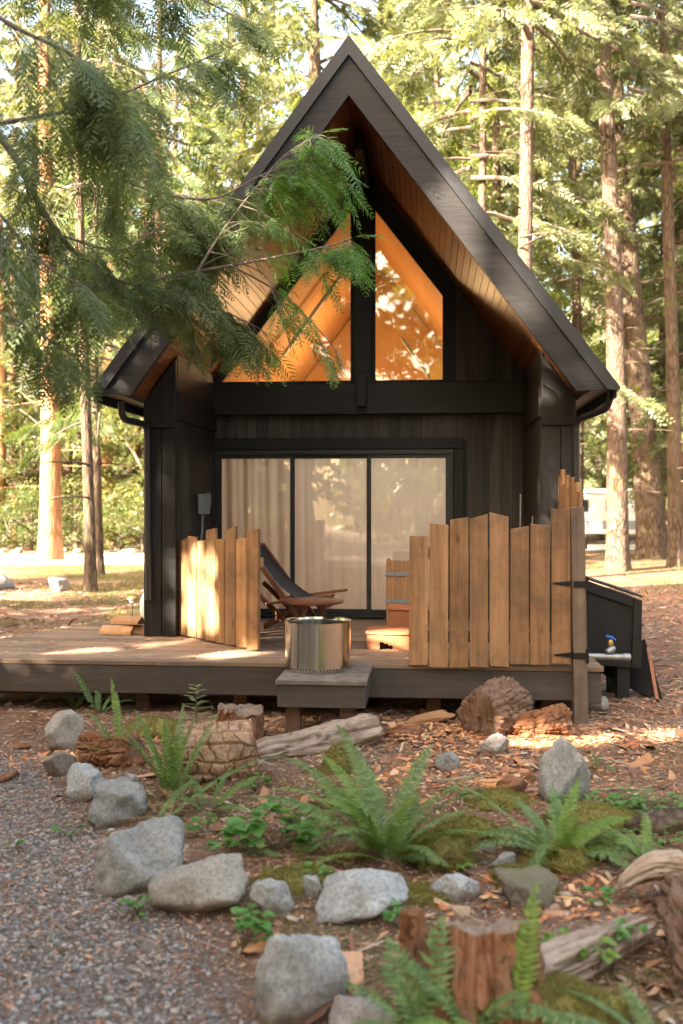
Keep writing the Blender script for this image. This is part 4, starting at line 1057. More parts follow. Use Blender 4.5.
def frond_mesh(base, az, elev, L, width, npin, droop, seed, pin_w=.36, twist=0.0, taper=1.0):
    """one fern frond: rachis arcs up and over; pinnae left and right"""
    r_ = np.random.default_rng(seed); n = npin
    t = np.linspace(0, 1, n); h = np.array([math.cos(az), math.sin(az), 0])
    ang = elev - droop * t ** 1.4
    dx = np.cumsum(np.cos(ang)) / n * L; dz_ = np.cumsum(np.sin(ang)) / n * L
    sidec = np.array([-math.sin(az), math.cos(az), 0]); wob = np.cumsum(r_.normal(0, .01)) * t ** 2 * L * 3
    P = base + h * dx[:, None] + UP * dz_[:, None] + sidec * (wob * np.ones(n))[:, None]
    T = nrm(np.gradient(P, axis=0)); S = nrm(np.cross(T, UP) + 1e-6)
    Nn = np.cross(S, T)
    if twist: S, Nn = S * math.cos(twist) + Nn * math.sin(twist), Nn * math.cos(twist) - S * math.sin(twist)
    prof = np.sin(np.pi * np.clip(t * .86 + .14, 0, 1)) ** .55 * (1 - t ** 5 * .6); prof[:max(1, n // 8)] *= 0
    VV = []
    for s in (-1, 1):
        m = prof > 0.05
        pd = nrm(S[m] * s * .94 + T[m] * .34 - Nn[m] * .12 + r_.normal(0, .05, (m.sum(), 3)))
        Lp = width * .5 * prof[m] * r_.uniform(.82, 1.1, m.sum()) * np.where(r_.uniform(0, 1, m.sum()) < .05, .35, 1); Wp = np.full(m.sum(), L / n * 1.0 * pin_w * 3) 
        # each pinna: two-segment blade, tip bends
        side = nrm(np.cross(pd, Nn[m]))
        b0_ = P[m]; mid = b0_ + pd * (Lp * .45)[:, None]; tip = b0_ + pd * Lp[:, None] + T[m] * (Lp * .12)[:, None] - Nn[m] * (Lp * .12)[:, None]
        w2 = (Wp * .5)[:, None]
        q1 = np.stack([b0_ - side * w2 * .55, b0_ + side * w2 * .55, mid + side * w2 * .8, mid - side * w2 * .8], 1)
        q2 = np.stack([mid - side * w2 * .8, mid + side * w2 * .8, tip + side * w2 * .08, tip - side * w2 * .08], 1)
        VV += [q1, q2]
    # some pinnae are lost or browned short
    # rachis strip pair
    w = .0022 * (1 - t * .7); A = P + S * w[:, None]; B = P - S * w[:, None]; C = P + Nn * w[:, None]; D_ = P - Nn * w[:, None]
    for (X, Y) in ((A, B), (C, D_)): VV.append(np.stack([X[:-1], X[1:], Y[1:], Y[:-1]], 1))
    V = np.concatenate(VV, 0).reshape(-1, 3); return V
def fern(px, py, fronds, label, L=.6, width=.12, npin=34, seed=0, group='sword ferns in the bed', name='fern', mats=None):
    g_ = G(px, py); root = thing(name, label, 'fern', tuple(g_), 0, group)
    r_ = np.random.default_rng(seed)
    if len(fronds) > 4: fronds = fronds + [(r_.uniform(0, 360), r_.uniform(5, 30), r_.uniform(.35, .75), r_.uniform(.5, 1.0), 'fern_dead') for _ in range(len(fronds) // 3)]
    for i, f in enumerate(fronds):
        az, el, ls = f[:3]; dr = f[3] if len(f) > 3 else 1.2; mt = f[4] if len(f) > 4 else 'fern'
        b_ = np.array([math.cos(R(az)) * .02, math.sin(R(az)) * .02, 0])
        V = frond_mesh(b_, R(az), R(el), L * ls, width * (.75 + .25 * ls), int(npin * (.5 + .5 * ls)), dr, seed * 31 + i, twist=r_.uniform(-.35, .35))
        np_mesh('frond', V, quad_faces(len(V) // 4), M[mt], root)
    return root
rs = random.Random(17)
def ring(n, e0, e1, l0, l1, d0=1.0, d1=1.6, brt=.15, az0=0, az1=360):
    return [(az0 + (az1 - az0) * i / n + rs.uniform(-12, 12), rs.uniform(e0, e1), rs.uniform(l0, l1), rs.uniform(d0, d1), 'fern_bright' if rs.random() < brt else 'fern') for i in range(n)]
fern(388, 862, ring(12, 35, 75, .6, 1.0, .8, 1.5) + ring(5, 55, 75, .85, 1.05, .8, 1.3) + [(175, 45, 1.15, .9, 'fern'), (150, 58, 1.15, .9, 'fern'), (120, 70, 1.15, .8, 'fern'), (60, 66, 1.05, .9, 'fern'), (5, 40, .9, 1.3, 'fern_bright'), (200, 30, .7, 1.4, 'fern_bright'), (330, 35, .5, 1.2, 'fern')],
     'large sword fern in the middle of the bed with two bright low fronds', .68, .135, 44, 1)
fern(558, 862, ring(5, 50, 72, .7, .95, .8, 1.3, .4) + ring(14, 30, 70, .55, .95, .9, 1.6, .3) + [(160, 48, 1.25, .7, 'fern'), (0, 35, 1.0, 1.3, 'fern_bright'), (352, 28, 1.1, 1.2, 'fern'), (60, 70, .8, .8, 'fern_bright')],
     'sword fern with sprawling fronds in front of the standing stone', .60, .115, 38, 2)
fern(172, 800, ring(9, 66, 88, .7, 1.0, .2, .8) + [(270, 80, 1.0, .9, 'fern'), (200, 70, .95, .8, 'fern')], 'upright fern left of the blocky bark log', .66, .10, 38, 3)
fern(122, 765, [(120, 78, 1.0, .5, 'fern_bright'), (160, 68, .8, .8), (60, 80, .6, .8), (200, 55, .5, 1.1)], 'thin fern with one tall bright frond behind the left boulders', .62, .09, 38, 4)
fern(98, 716, [(150, 66, 1.2, .7), (60, 60, .7, 1.2), (20, 50, .7, 1.4), (100, 75, .7, .9)], 'fern growing up from under the deck edge on the left', .50, .08, 34, 5)
fern(150, 842 - 10, [(22, 42, 1.35, .75, 'fern'), (50, 55, .7, 1.0), (340, 30, .5, 1.0)], 'single long frond arching right below the blocky bark log', .66, .085, 44, 6, name='fern')
fern(290, 860, [(10, 35, 1.0, .9), (330, 22, .9, .8), (60, 50, .8, 1.2, 'fern_bright'), (30, 40, 1.0, 1.0, 'fern_bright'), (170, 30, .6, 1.2)], 'small spreading fern beside the broad-leaved cluster left of the middle fern', .42, .07, 30, 7)
fern(425, 1040, [(120, 62, 1.0, .5), (175, 55, .95, .9), (70, 72, 1.15, .4), (210, 45, .9, .9), (140, 70, .8, .8)], 'dark coarse fern rising in front of the rotten stump', .34, .15, 15, 8)
fern(512, 1035, [(55, 74, 1.15, .35, 'fern_bright'), (80, 66, .6, .9, 'fern_bright')], 'bright green fern frond right of the rotten stump', .42, .125, 24, 9)
fern(664, 1056, [(178, 30, 1.25, .7), (150, 45, .9, 1.0), (120, 60, .6, .8), (205, 25, .9, .8)], 'fern frond lying along the bottom edge at the right', .42, .09, 26, 10)
fern(620, 828, [(170, 40, .7, 1.2), (20, 30, .8, 1.2), (80, 50, .7, 1.2)], 'small fern in the ground cover right of the standing stone', .34, .06, 26, 11)

fern(340, 812, ring(6, 30, 60, .7, 1.0, .9, 1.4, .4), 'smaller light fern tucked behind the left side of the middle fern', .44, .09, 32, 12)
fern(208, 812, [(20, 50, 1.0, .8, 'fern_bright'), (60, 62, .9, .8), (130, 60, .8, .9), (330, 35, .8, 1.2), (190, 50, .7, 1.0)], 'small fern at the foot of the blocky bark log', .36, .08, 28, 13)
fern(648, 862, ring(5, 30, 60, .7, 1.0, .9, 1.4, .4), 'small fern near the right edge above the ribbed root', .36, .075, 28, 14)
fern(470, 1030, ring(7, 35, 70, .7, 1.0, .8, 1.3, .3), 'low fern fronds spilling over the foot of the rotten stump', .30, .10, 16, 15)
fern(76, 708, ring(5, 50, 75, .7, 1.0, .8, 1.2, .3), 'small fern against the left end of the deck fascia', .34, .07, 28, 16)
fern(455, 1000, [(95, 60, .9, .8, 'fern_bright'), (150, 50, .8, .9), (40, 45, .7, 1.0, 'fern_bright')], 'short bright fronds between the stub and the rotten stump', .28, .10, 14, 17)
# broad-leaved herbs
def herb(px, py, n, spread, hgt, lsz, label, seed, mat='herb', group='leafy plants in the bed', lean=(0, 0)):
    g_ = G(px, py); r_ = np.random.default_rng(seed); root = thing('leafy_plant', label, 'plant', tuple(g_), 0, group)
    LV = []; sm = MB()
    shp = [(0, 0), (.28, -.10), (.50, .12), (.46, .42), (.26, .72), (0, 1.0), (-.26, .72), (-.46, .42), (-.50, .12), (-.28, -.10)]
    for i in range(n):
        an = r_.uniform(0, 2 * np.pi); rr_ = spread * math.sqrt(r_.uniform(0, 1)); z = hgt * r_.uniform(.35, 1.0)
        p = np.array([math.cos(an) * rr_ + lean[0] * z, math.sin(an) * rr_ * .8 + lean[1] * z, z])
        sm.tube([(0, 0, -.01), (p[0] * .5, p[1] * .5, z * .7), tuple(p)], [.0022, .0018, .0012], 5)
        for k in range(r_.integers(1, 4)):
            a2 = an + (k - 1) * 1.1 + r_.uniform(-.4, .4); tl = r_.uniform(-.35, .45)
            d = np.array([math.cos(a2) * math.cos(tl), math.sin(a2) * math.cos(tl), -math.sin(tl)]); s = np.array([-math.sin(a2), math.cos(a2), r_.uniform(-.3, .3)])
            nn_ = np.cross(d, s); sz = lsz * r_.uniform(.6, 1.15)
            pts = [p + d * y * sz + s * x * sz + nn_ * abs(x) * sz * .35 for x, y in shp]
            c = p + d * .35 * sz
            for j in range(0, 10, 2): LV += [c, pts[j], pts[(j + 1) % 10], pts[(j + 2) % 10]]
    np_mesh('leaves', np.array(LV), quad_faces(len(LV) // 4), M[mat], root)
    sm.build('stems', M['stem'], root)
    return root
herb(278, 850, 34, .24, .20, .085, 'broad green leafy cluster left of the middle fern', 1)
herb(225, 862, 5, .10, .10, .07, 'few round green leaves in front of the blocky bark log', 2)
herb(140, 918, 16, .09, .08, .035, 'small leafy sprig in front of the big angular boulder', 3)
herb(243, 955, 16, .09, .16, .050, 'green vine with three-part leaves beside the large cracked boulder', 4, lean=(.2, .2))
herb(385, 925, 10, .07, .09, .050, 'little green vine in front of the flat-topped boulder', 5)
herb(68, 836, 6, .08, .06, .045, 'tiny sprig in the gravel left of the cracked grey boulder', 6)
herb(15, 860 - 10, 0 + 4, .05, .05, .03, 'tiny green sprout in the gravel at the far left', 7)
herb(255, 862 + 60, 5, .04, .07, .03, 'little sprout behind the small grey boulder', 8)
herb(596, 975, 8, .10, .13, .050, 'pale green leaves over the driftwood log', 9, 'fern_bright')
herb(632, 965, 6, .06, .16, .050, 'dark green sprig in front of the gnarled root', 10)
herb(560, 955, 4, .06, .10, .04, 'small sprout behind the bright fern frond', 11, 'fern_bright')
herb(600, 812, 80, .24, .10, .034, 'low patch of small leaves right of the standing stone', 12)
herb(640, 812, 90, .30, .10, .032, 'low patch of small leaves further right of the standing stone', 13)
herb(600, 845, 30, .20, .07, .026, 'low patch of small leaves beside the right fern tips', 14)
herb(665, 845, 24, .15, .07, .026, 'low patch of small leaves at the right edge', 15)
herb(340, 1010 - 5, 5, .03, .05, .03, 'bright sprig against the large cracked boulder', 16, 'fern_bright')
herb(206, 834, 7, .08, .10, .05, 'few leaves right of the cracked grey boulder', 17)
herb(310, 880, 8, .08, .06, .04, 'small leafy patch behind the flat-topped boulder', 18)
herb(470, 800, 12, .12, .07, .035, 'small leafy patch left of the right fern', 19)
herb(610, 905, 10, .12, .08, .045, 'leafy patch below the ribbed root', 20)
herb(455, 870, 10, .10, .05, .035, 'leafy patch between the moss cushion and the pointed boulder', 21, 'fern_bright')
herb(590, 770, 26, .20, .08, .032, 'low patch of small leaves behind the standing stone', 22)
herb(255, 790, 12, .12, .09, .04, 'leafy patch right of the blocky bark log', 23)
herb(420, 1010, 8, .06, .08, .035, 'small leaves at the foot of the narrow stub', 24)
# sapling conifer
g_ = G(196, 742); sap = thing('conifer_sapling', 'tiny pale conifer sapling standing above the blocky bark log', 'sapling', tuple(g_), 0)
sm = MB().tube([(0, 0, 0), (.005, 0, .2), (0, 0, .44)], [.005, .004, .002], 6); LP = []; r_ = np.random.default_rng(2)
for i in range(26):
    t = .35 + .65 * i / 26; az = i * 2.4; L = .17 * (1.15 - t) + .02; z = .43 * t
    d = np.array([math.cos(az), math.sin(az), .15]); p = np.array([0, 0, z]); sm.tube([tuple(p), tuple(p + d * L)], [.0018, .001], 5)
    for k in range(16):
        q_ = p + d * L * (k + 1) / 16
        for s in (-1, 1):
            sd_ = np.array([-d[1], d[0], 0]) * s; LP.append(quads(q_[None], nrm(sd_ * .8 + d * .4 + UP * .1)[None], nrm(d)[None], np.array([.02]), np.array([.005])))
LP = np.concatenate(LP); np_mesh('needles', LP, quad_faces(len(LP) // 4), M['sapling'], sap); sm.build('stem', M['stem'], sap)

# moss cushions
def moss(px, py, wpx, hpx, label, seed, blades=4500):
    g_ = G(px, py); W = wpx / F * g_.y; hh = hpx / F * g_.y; r_ = np.random.default_rng(seed)
    V, Fc = ico(4); X = V * (1 + .22 * fbm(V * 2 + seed, 4, seed))[:, None] * np.array([W / 2, W * .38, hh * .6])
    o = np_mesh('moss_cushion', X, Fc, M['moss'], None, True); o.location = (g_.x, g_.y + W * .25, g_.z + .0); tag(o, label, 'moss', 'moss cushions in the bed')
    up = np.where(V[:, 2] > -.1)[0]; pick = r_.choice(up, blades); B = X[pick] + r_.normal(0, .006, (blades, 3))
    D_ = nrm(V[pick] * .6 + r_.normal(0, .6, (blades, 3)) + UP * .15); S_ = nrm(np.cross(D_, r_.normal(size=(blades, 3))))
    q_ = quads(B, D_, S_, r_.uniform(.012, .032, blades), np.full(blades, .0035)); np_mesh('tufts', q_, quad_faces(blades), M['moss'], o)
    return o
moss(440, 868, 66, 52, 'yellow-green moss cushion right of the middle fern', 1)
moss(342, 775, 44, 44, 'brown-green moss cushion behind the middle fern', 2)
moss(570, 1030, 120, 46, 'wide moss mound at the bottom right', 3, 7000)
moss(526, 893, 60, 30, 'moss cap on the boulder above the rotten stump', 4, 5000)
moss(150, 738, 60, 26, 'dark moss cushion under the deck edge on the left', 5)
moss(560, 870, 70, 22, 'thin moss patch in front of the right fern', 6)
moss(300, 752, 60, 20, 'moss strip growing on the pale fallen log', 7)
moss(300, 890, 80, 16, 'thin moss patch behind the flat-topped boulder', 9, 5000)
moss(420, 905, 60, 16, 'thin moss patch between the flat-topped and the pointed boulder', 10, 4000)
moss(600, 830, 90, 24, 'moss patch among the small leaves right of the standing stone', 11, 6000)
moss(500, 808, 70, 18, 'moss strip left of the standing stone', 12, 5000)
moss(470, 838, 60, 22, 'low moss patch left of the right fern', 8)

# ------------------------------------------------------------------ LITTER
def scatter(n, xr, yr, dens, seed):
    r_ = np.random.default_rng(seed); x = r_.uniform(*xr, n); y = r_.uniform(*yr, n); keep = (np.abs(x) < y * .46 + .5) & (r_.uniform(0, 1, n) < dens(x, y)); return x[keep], y[keep]
def isgrav(x, y): return 1 - sstep(-.25, .15, x - np.interp(y, EY, EX))
# gravel stones
V0, F0 = ico(1)
x, y = scatter(84000, (-3.6, 1), (3.2, 8.2), lambda x, y: np.clip(isgrav(x, y) * 1.0 * (1 - sstep(6.0, 8.3, y)) + .04, 0, 1), 4)
r_ = np.random.default_rng(8); n = len(x); s = r_.lognormal(-4.95, .40, n); s = np.clip(s, .004, .03)
rotz = r_.uniform(0, 6.28, n); sc = np.stack([s * r_.uniform(.8, 1.3, n), s * r_.uniform(.6, 1.0, n), s * r_.uniform(.4, .75, n)], -1)
Vv = V0[None] * (1 + r_.uniform(-.22, .22, (n, len(V0), 1))) * sc[:, None]
cx_, sx_ = np.cos(rotz)[:, None], np.sin(rotz)[:, None]
Xr = Vv[..., 0] * cx_ - Vv[..., 1] * sx_; Yr = Vv[..., 0] * sx_ + Vv[..., 1] * cx_
zz = terrain(x, y); Vv = np.stack([Xr + x[:, None], Yr + y[:, None], Vv[..., 2] + zz[:, None] + (s * .2)[:, None]], -1)
Fv = (F0[None] + (np.arange(n) * len(V0))[:, None, None]).reshape(-1, 3)
def mk_isl(name, stops, rough=.85, nscale=60):
    m, nt, b, out = newmat(name); geo = nt.nodes.new('ShaderNodeNewGeometry')
    c = ramp(nt, geo.outputs['Random Per Island'], stops); 
    f = noise(nt, coords(nt), nscale, 3); hs = N(nt, 'ShaderNodeHueSaturation'); nt.links.new(c.outputs[0], hs.inputs['Color']); nt.links.new(math_(nt, 'MULTIPLY_ADD', f, .7, .65), hs.inputs['Value'])
    nt.links.new(hs.outputs[0], b.inputs['Base Color']); b.inputs['Roughness'].default_value = rough; b.inputs['Specular IOR Level'].default_value = .25; return m
tag(np_mesh('gravel', Vv.reshape(-1, 3), Fv, mk_isl('gravel_stone', [(0, (.11, .09, .08)), (.35, (.19, .17, .158)), (.66, (.27, .25, .232)), (.84, (.38, .34, .305)), (1, (.38, .19, .11))]), None, False), 'loose grey gravel spread over the drive', 'gravel', kind='stuff')
# chips
def chips(name, n0, size, asp, dens, seed, mat, label, flat=.5, yr=(3.2, 9.0), xr=(-4, 4.8), onz=None):
    x, y = scatter(n0, xr, yr, dens, seed); n = len(x); r_ = np.random.default_rng(seed + 1)
    L = r_.lognormal(math.log(size), .45, n); W = L * asp * r_.uniform(.6, 1.4, n); az = r_.uniform(0, 6.28, n); ti = r_.normal(0, .28, n) * flat; ro = r_.normal(0, .5, n) * flat
    d = np.stack([np.cos(az) * np.cos(ti), np.sin(az) * np.cos(ti), np.sin(ti)], -1); s0 = nrm(np.cross(d, UP)); u0_ = np.cross(s0, d); s = s0 * np.cos(ro)[:, None] + u0_ * np.sin(ro)[:, None]; u = np.cross(s, d)
    P0_ = np.stack([x, y, (terrain(x, y) if onz is None else onz + 0 * x) + r_.uniform(.002, .012, n)], -1) - d * (L / 2)[:, None]
    j = lambda: r_.uniform(.6, 1.3, n)[:, None]
    w = (W / 2)[:, None]; l = L[:, None]; th_ = (np.minimum(W * .3, .008))[:, None]
    a = P0_ + s * w * j(); b = P0_ + d * l * j() * .95 + s * w * .6 * j(); c = P0_ + d * l * .9 * j() - s * w * .7 * j(); e = P0_ - s * w * .8 * j(); m_ = (a + b + c + e) / 4 + u * th_ * 1.5
    V = np.stack([a, b, c, e, m_], 1).reshape(-1, 3); k = np.arange(n)[:, None] * 5
    Fc = np.concatenate([k + [[0, 1, 4]], k + [[1, 2, 4]], k + [[2, 3, 4]], k + [[3, 0, 4]]], 0)
    return tag(np_mesh(name, V, Fc, mat), label, 'litter', kind='stuff')
pat = lambda x, y: .3 + .9 * sstep(-.25, .35, fbm(np.stack([x, y, 0 * x], -1) * 2.1, 3, 77))
bedd = lambda x, y: ((1 - isgrav(x, y)) * .85 + .40) * pat(x, y)
chip_m = mk_isl('bark_chip', [(0, (.10, .05, .03)), (.3, (.22, .10, .055)), (.6, (.36, .18, .09)), (.85, (.48, .28, .16)), (1, (.52, .40, .28))])
chips('wood_chips', 52000, .0155, .45, bedd, 3, chip_m, 'orange-brown wood chips strewn over the bed')
chips('wood_chips', 10000, .042, .32, lambda x, y: (1 - isgrav(x, y)) * (sstep(5.5, 7.5, y) * .8 + .12), 5, chip_m, 'larger orange bark flakes below the deck')
orange_m = mk_isl('orange_rotten_bark', [(0, (.22, .08, .035)), (.3, (.44, .17, .07)), (.7, (.60, .28, .12)), (1, (.68, .44, .25))])
blob = lambda x, y, cx, cy, rx, ry: np.exp(-((x - cx) / rx) ** 2 - ((y - cy) / ry) ** 2)
chips('bark_debris', 42000, .05, .38, lambda x, y: np.clip(blob(x, y, .65, 7.75, .55, .38) + blob(x, y, 1.45, 7.5, .6, .4) + blob(x, y, -1.7, 7.3, .5, .3) + .7 * blob(x, y, .8, 6.4, .6, .5) + .5 * blob(x, y, -.8, 7.6, .5, .3) + .6 * blob(x, y, 1.0, 4.6, .35, .3), 0, 1), 23, orange_m, 'bright orange crumbled bark heaped around the logs', .9)
chips('bark_debris', 2600, .10, .34, lambda x, y: (1 - isgrav(x, y)) * sstep(0, .3, fbm(np.stack([x, y, 0 * x], -1) * 1.5, 3, 91)), 25, chip_m, 'larger flakes of fallen bark lying among the ferns', 1.0)
needle_m = mk_isl('dry_needle', [(0, (.14, .065, .04)), (.5, (.34, .155, .085)), (.85, (.48, .27, .16)), (1, (.55, .44, .32))])
chips('needle_litter', 135000, .036, .055, lambda x, y: (1 - isgrav(x, y)) * .7 + .3 * sstep(-.3, .3, fbm(np.stack([x, y, 0 * x], -1) * 1.7, 3, 55)) + .2, 7, needle_m, 'dry brown needles and twigs covering the ground', .8)
chips('twigs', 2600, .15, .035, lambda x, y: (1 - isgrav(x, y)) * .9 + .15, 9, mk_isl('twig', [(0, (.12, .08, .05)), (.6, (.26, .19, .14)), (1, (.42, .36, .30))]), 'thin fallen twigs lying on the bed', .6)
leaf_m = mk_isl('dry_leaf', [(0, (.16, .09, .05)), (.5, (.32, .22, .14)), (1, (.45, .36, .26))])
chips('dry_leaves', 3600, .028, .8, lambda x, y: (1 - isgrav(x, y)) * .6 + .06, 13, leaf_m, 'curled dry leaves among the chips', 1.2)
chips('needle_litter', 20000, .09, .12, lambda x, y: .9 + 0 * x, 15, needle_m, 'brown litter scattered over the clearing beside the cabin', .8, (9, 22), (2.6, 9))
chips('needle_litter', 14000, .09, .12, lambda x, y: .7 + 0 * x, 17, needle_m, 'brown litter scattered over the lawn left of the cabin', .8, (10.5, 24), (-9, -2.6))
chips('needle_litter', 1500, .035, .16, lambda x, y: (np.abs(y - 9.0 + .087 * x) < .62) * .8 + 0 * x, 19, needle_m, 'fallen needles and bits lying on the deck boards', .25, (8.3, 10), (-3.4, 2.0), DZ + .001)
# grass tufts on the left lawn and the right verge
def grass(n0, xr, yr, seed, label, hh=.09, mat='moss', dens=None):
    x, y = scatter(n0, xr, yr, dens or (lambda x, y: (fbm(np.stack([x, y, 0 * x], -1) * .9, 4, 31) > -.05) * 1.0), seed); n = len(x); r_ = np.random.default_rng(seed)
    D_ = nrm(np.stack([r_.normal(0, .5, n), r_.normal(0, .5, n), np.ones(n)], -1)); S_ = nrm(np.stack([r_.normal(size=n), r_.normal(size=n), 0 * x], -1))
    q_ = quads(np.stack([x, y, terrain(x, y)], -1), D_, S_, r_.uniform(.4, 1.2, n) * hh, np.full(n, hh * .16)); return tag(np_mesh('grass', q_, quad_faces(n), M[mat]), label, 'grass', kind='stuff')
M['grass'] = leafmat('lawn_green', (.07, .075, .022), (.18, .17, .065), .35, .7, .8, .1)
grass(110000, (-2.2, 3.2), (3.3, 7.4), 6, 'thin moss growing on the soil between the rocks', .020, 'moss', lambda x, y: sstep(-.05, .25, fbm(np.stack([x, y, 0 * x], -1) * 1.3, 4, 31)) * (1 - isgrav(x, y)))
grass(60000, (-12, -2.6), (11, 31), 3, 'thin mossy lawn between the deck and the pale road', .07, 'grass')
grass(26000, (3, 16), (17, 42), 4, 'sparse grass along the road verge on the right', .10, 'grass')
# ------------------------------------------------------------------ TREES
SUN_AZ = math.atan2(-.68, -.60); SUN_EL = R(31)
SV = np.array([-.68, -.60, 0]); SV = SV / np.linalg.norm(SV) * math.cos(SUN_EL); SV[2] = math.sin(SUN_EL)

def trunk_mb(x0y0, H, r0, r1, lean=(0, 0), seed=0, seg=20, n=26, flare=.35, amp=.06):
    r_ = np.random.default_rng(seed); t = np.repeat(np.linspace(0, 1, n) ** 1.25, seg); th_ = np.tile(np.linspace(0, 2 * np.pi, seg, endpoint=False), n)
    rad = (r0 * (1 - t) + r1 * t) * (1 + flare * np.exp(-t * H / (r0 * 2.6)))
    pc = np.stack([np.cos(th_) * 2, np.sin(th_) * 2, t * H * .35], -1) + seed
    rad = rad * (1 + amp * fbm(pc, 3, seed) + flare * .35 * np.exp(-t * H / (r0 * 3)) * np.cos(th_ * 5 + seed))
    w = H * .006; cx = lean[0] * t * H + w * np.sin(t * 5 + seed); cy = lean[1] * t * H + w * np.cos(t * 4 + seed * 2)
    cx -= cx[0]; cy -= cy[0]
    V = np.stack([cx + np.cos(th_) * rad, cy + np.sin(th_) * rad, t * H - .15], -1); ix = np.arange(n * seg).reshape(n, seg)
    Q = np.stack([ix[:-1], np.roll(ix, -1, 1)[:-1], np.roll(ix, -1, 1)[1:], ix[1:]], -1).reshape(-1, 4)
    def centre(z): tt = np.clip(z / H, 0, 1); return np.array([lean[0] * tt * H, lean[1] * tt * H, z])
    return V, Q, centre

def limb_paths(H, z0, nl, Rm, seed, droop=.35, lean=(0, 0), up=0.0, az=None):
    r_ = np.random.default_rng(seed); out = []
    for i in range(nl):
        z = z0 + (H * .98 - z0) * ((i + r_.uniform(0, 1)) / nl); a = r_.uniform(0, 6.283) if az is None else r_.uniform(*az)
        f = 1 - (z - z0) / (H - z0); L = Rm * (.25 + .75 * f ** .8) * r_.uniform(.65, 1.15)
        t = np.linspace(0, 1, 7); h = np.array([math.cos(a), math.sin(a), 0]); sd_ = np.array([-h[1], h[0], 0])
        P = np.array([lean[0] * z, lean[1] * z, z]) + h * (t * L)[:, None] + UP * (up * t * L - droop * L * t ** 1.6 + .12 * L * t)[:, None] + sd_ * (r_.normal(0, .10) * L * t ** 2)[:, None]
        out.append((P, L, h, sd_))
    return out
def limbs_mesh(paths, k=.018):
    m = MB()
    for (P, L, h, s) in paths: m.tube([tuple(p) for p in P], [max(.008, k * L * (1 - .85 * i / 6)) for i in range(7)], 6, False)
    return m
def spray_foliage(paths, nspray, blades, bl, bw, seed, lat=.28, hang=.5, tfrom=.2):
    """hanging fan-shaped sprays all along the limbs"""
    r_ = np.random.default_rng(seed); out = []
    for (P, L, h, sd_) in paths:
        ns = max(3, int(nspray * (L / 3.0)))
        t = r_.uniform(tfrom, 1, ns) ; i = np.minimum((t * 6).astype(int), 5); f = (t * 6 - i)[:, None]
        base = P[i] * (1 - f) + P[i + 1] * f; side = r_.choice([-1, 1], ns)[:, None]
        off = r_.uniform(0, lat, ns)[:, None] * L * (1.1 - t)[:, None]
        base = base + sd_ * side * off + UP * (-off * .25)
        dm = nrm(sd_ * side * r_.uniform(.2, 1, (ns, 1)) + h * r_.uniform(.2, .9, (ns, 1)) - UP * r_.uniform(hang * .4, hang * 1.6, (ns, 1)))
        nb = blades; k = np.linspace(0, 1, nb)[None, :, None]
        SL_ = r_.uniform(.6, 1.3, (ns, 1, 1)) * bl * 2.6
        sd2 = nrm(np.cross(dm, r_.normal(0, .35, (ns, 3)) + np.cross(dm, UP)))[:, None]   # in-plane side
        ctr = base[:, None] + dm[:, None] * SL_ * k - UP * (k ** 2) * SL_ * .25
        sg = np.where(np.arange(nb) % 2 == 0, 1.0, -1.0)[None, :, None]
        D_ = nrm(dm[:, None] * .75 + sd2 * sg * .85 - UP * .15 + r_.normal(0, .12, (ns, nb, 3))); S_ = nrm(np.cross(D_, np.cross(dm, sd2[:, 0])[:, None] + 1e-6))
        Lb = bl * (1.1 - .65 * k[..., 0]) * r_.uniform(.7, 1.2, (ns, nb)); Wb = np.full((ns, nb), bw) * r_.uniform(.7, 1.2, (ns, nb))
        out.append(quads(ctr.reshape(-1, 3), D_.reshape(-1, 3), S_.reshape(-1, 3), Lb.ravel(), Wb.ravel()))
    return np.concatenate(out)
def clump_foliage(H, z0, Rm, n, bl, seed, nc=70, flat=.45):
    r_ = np.random.default_rng(seed); c = np.stack([r_.normal(0, .5, nc) * Rm, r_.normal(0, .5, nc) * Rm, r_.uniform(z0, H, nc)], -1)
    cr = r_.uniform(.25, .6, nc) * Rm * .5; k = r_.integers(0, nc, n)
    P_ = c[k] + nrm(r_.normal(size=(n, 3))) * (cr[k] * r_.uniform(.3, 1, n) ** .5)[:, None] * np.array([1, 1, flat])
    D_ = nrm(r_.normal(size=(n, 3)) * np.array([1, 1, .5]) - UP * .25); S_ = nrm(np.cross(D_, UP + r_.normal(0, .3, (n, 3)))); return quads(P_, D_, S_, bl * r_.uniform(.6, 1.3, n), bl * r_.uniform(.5, .8, n), .45), c

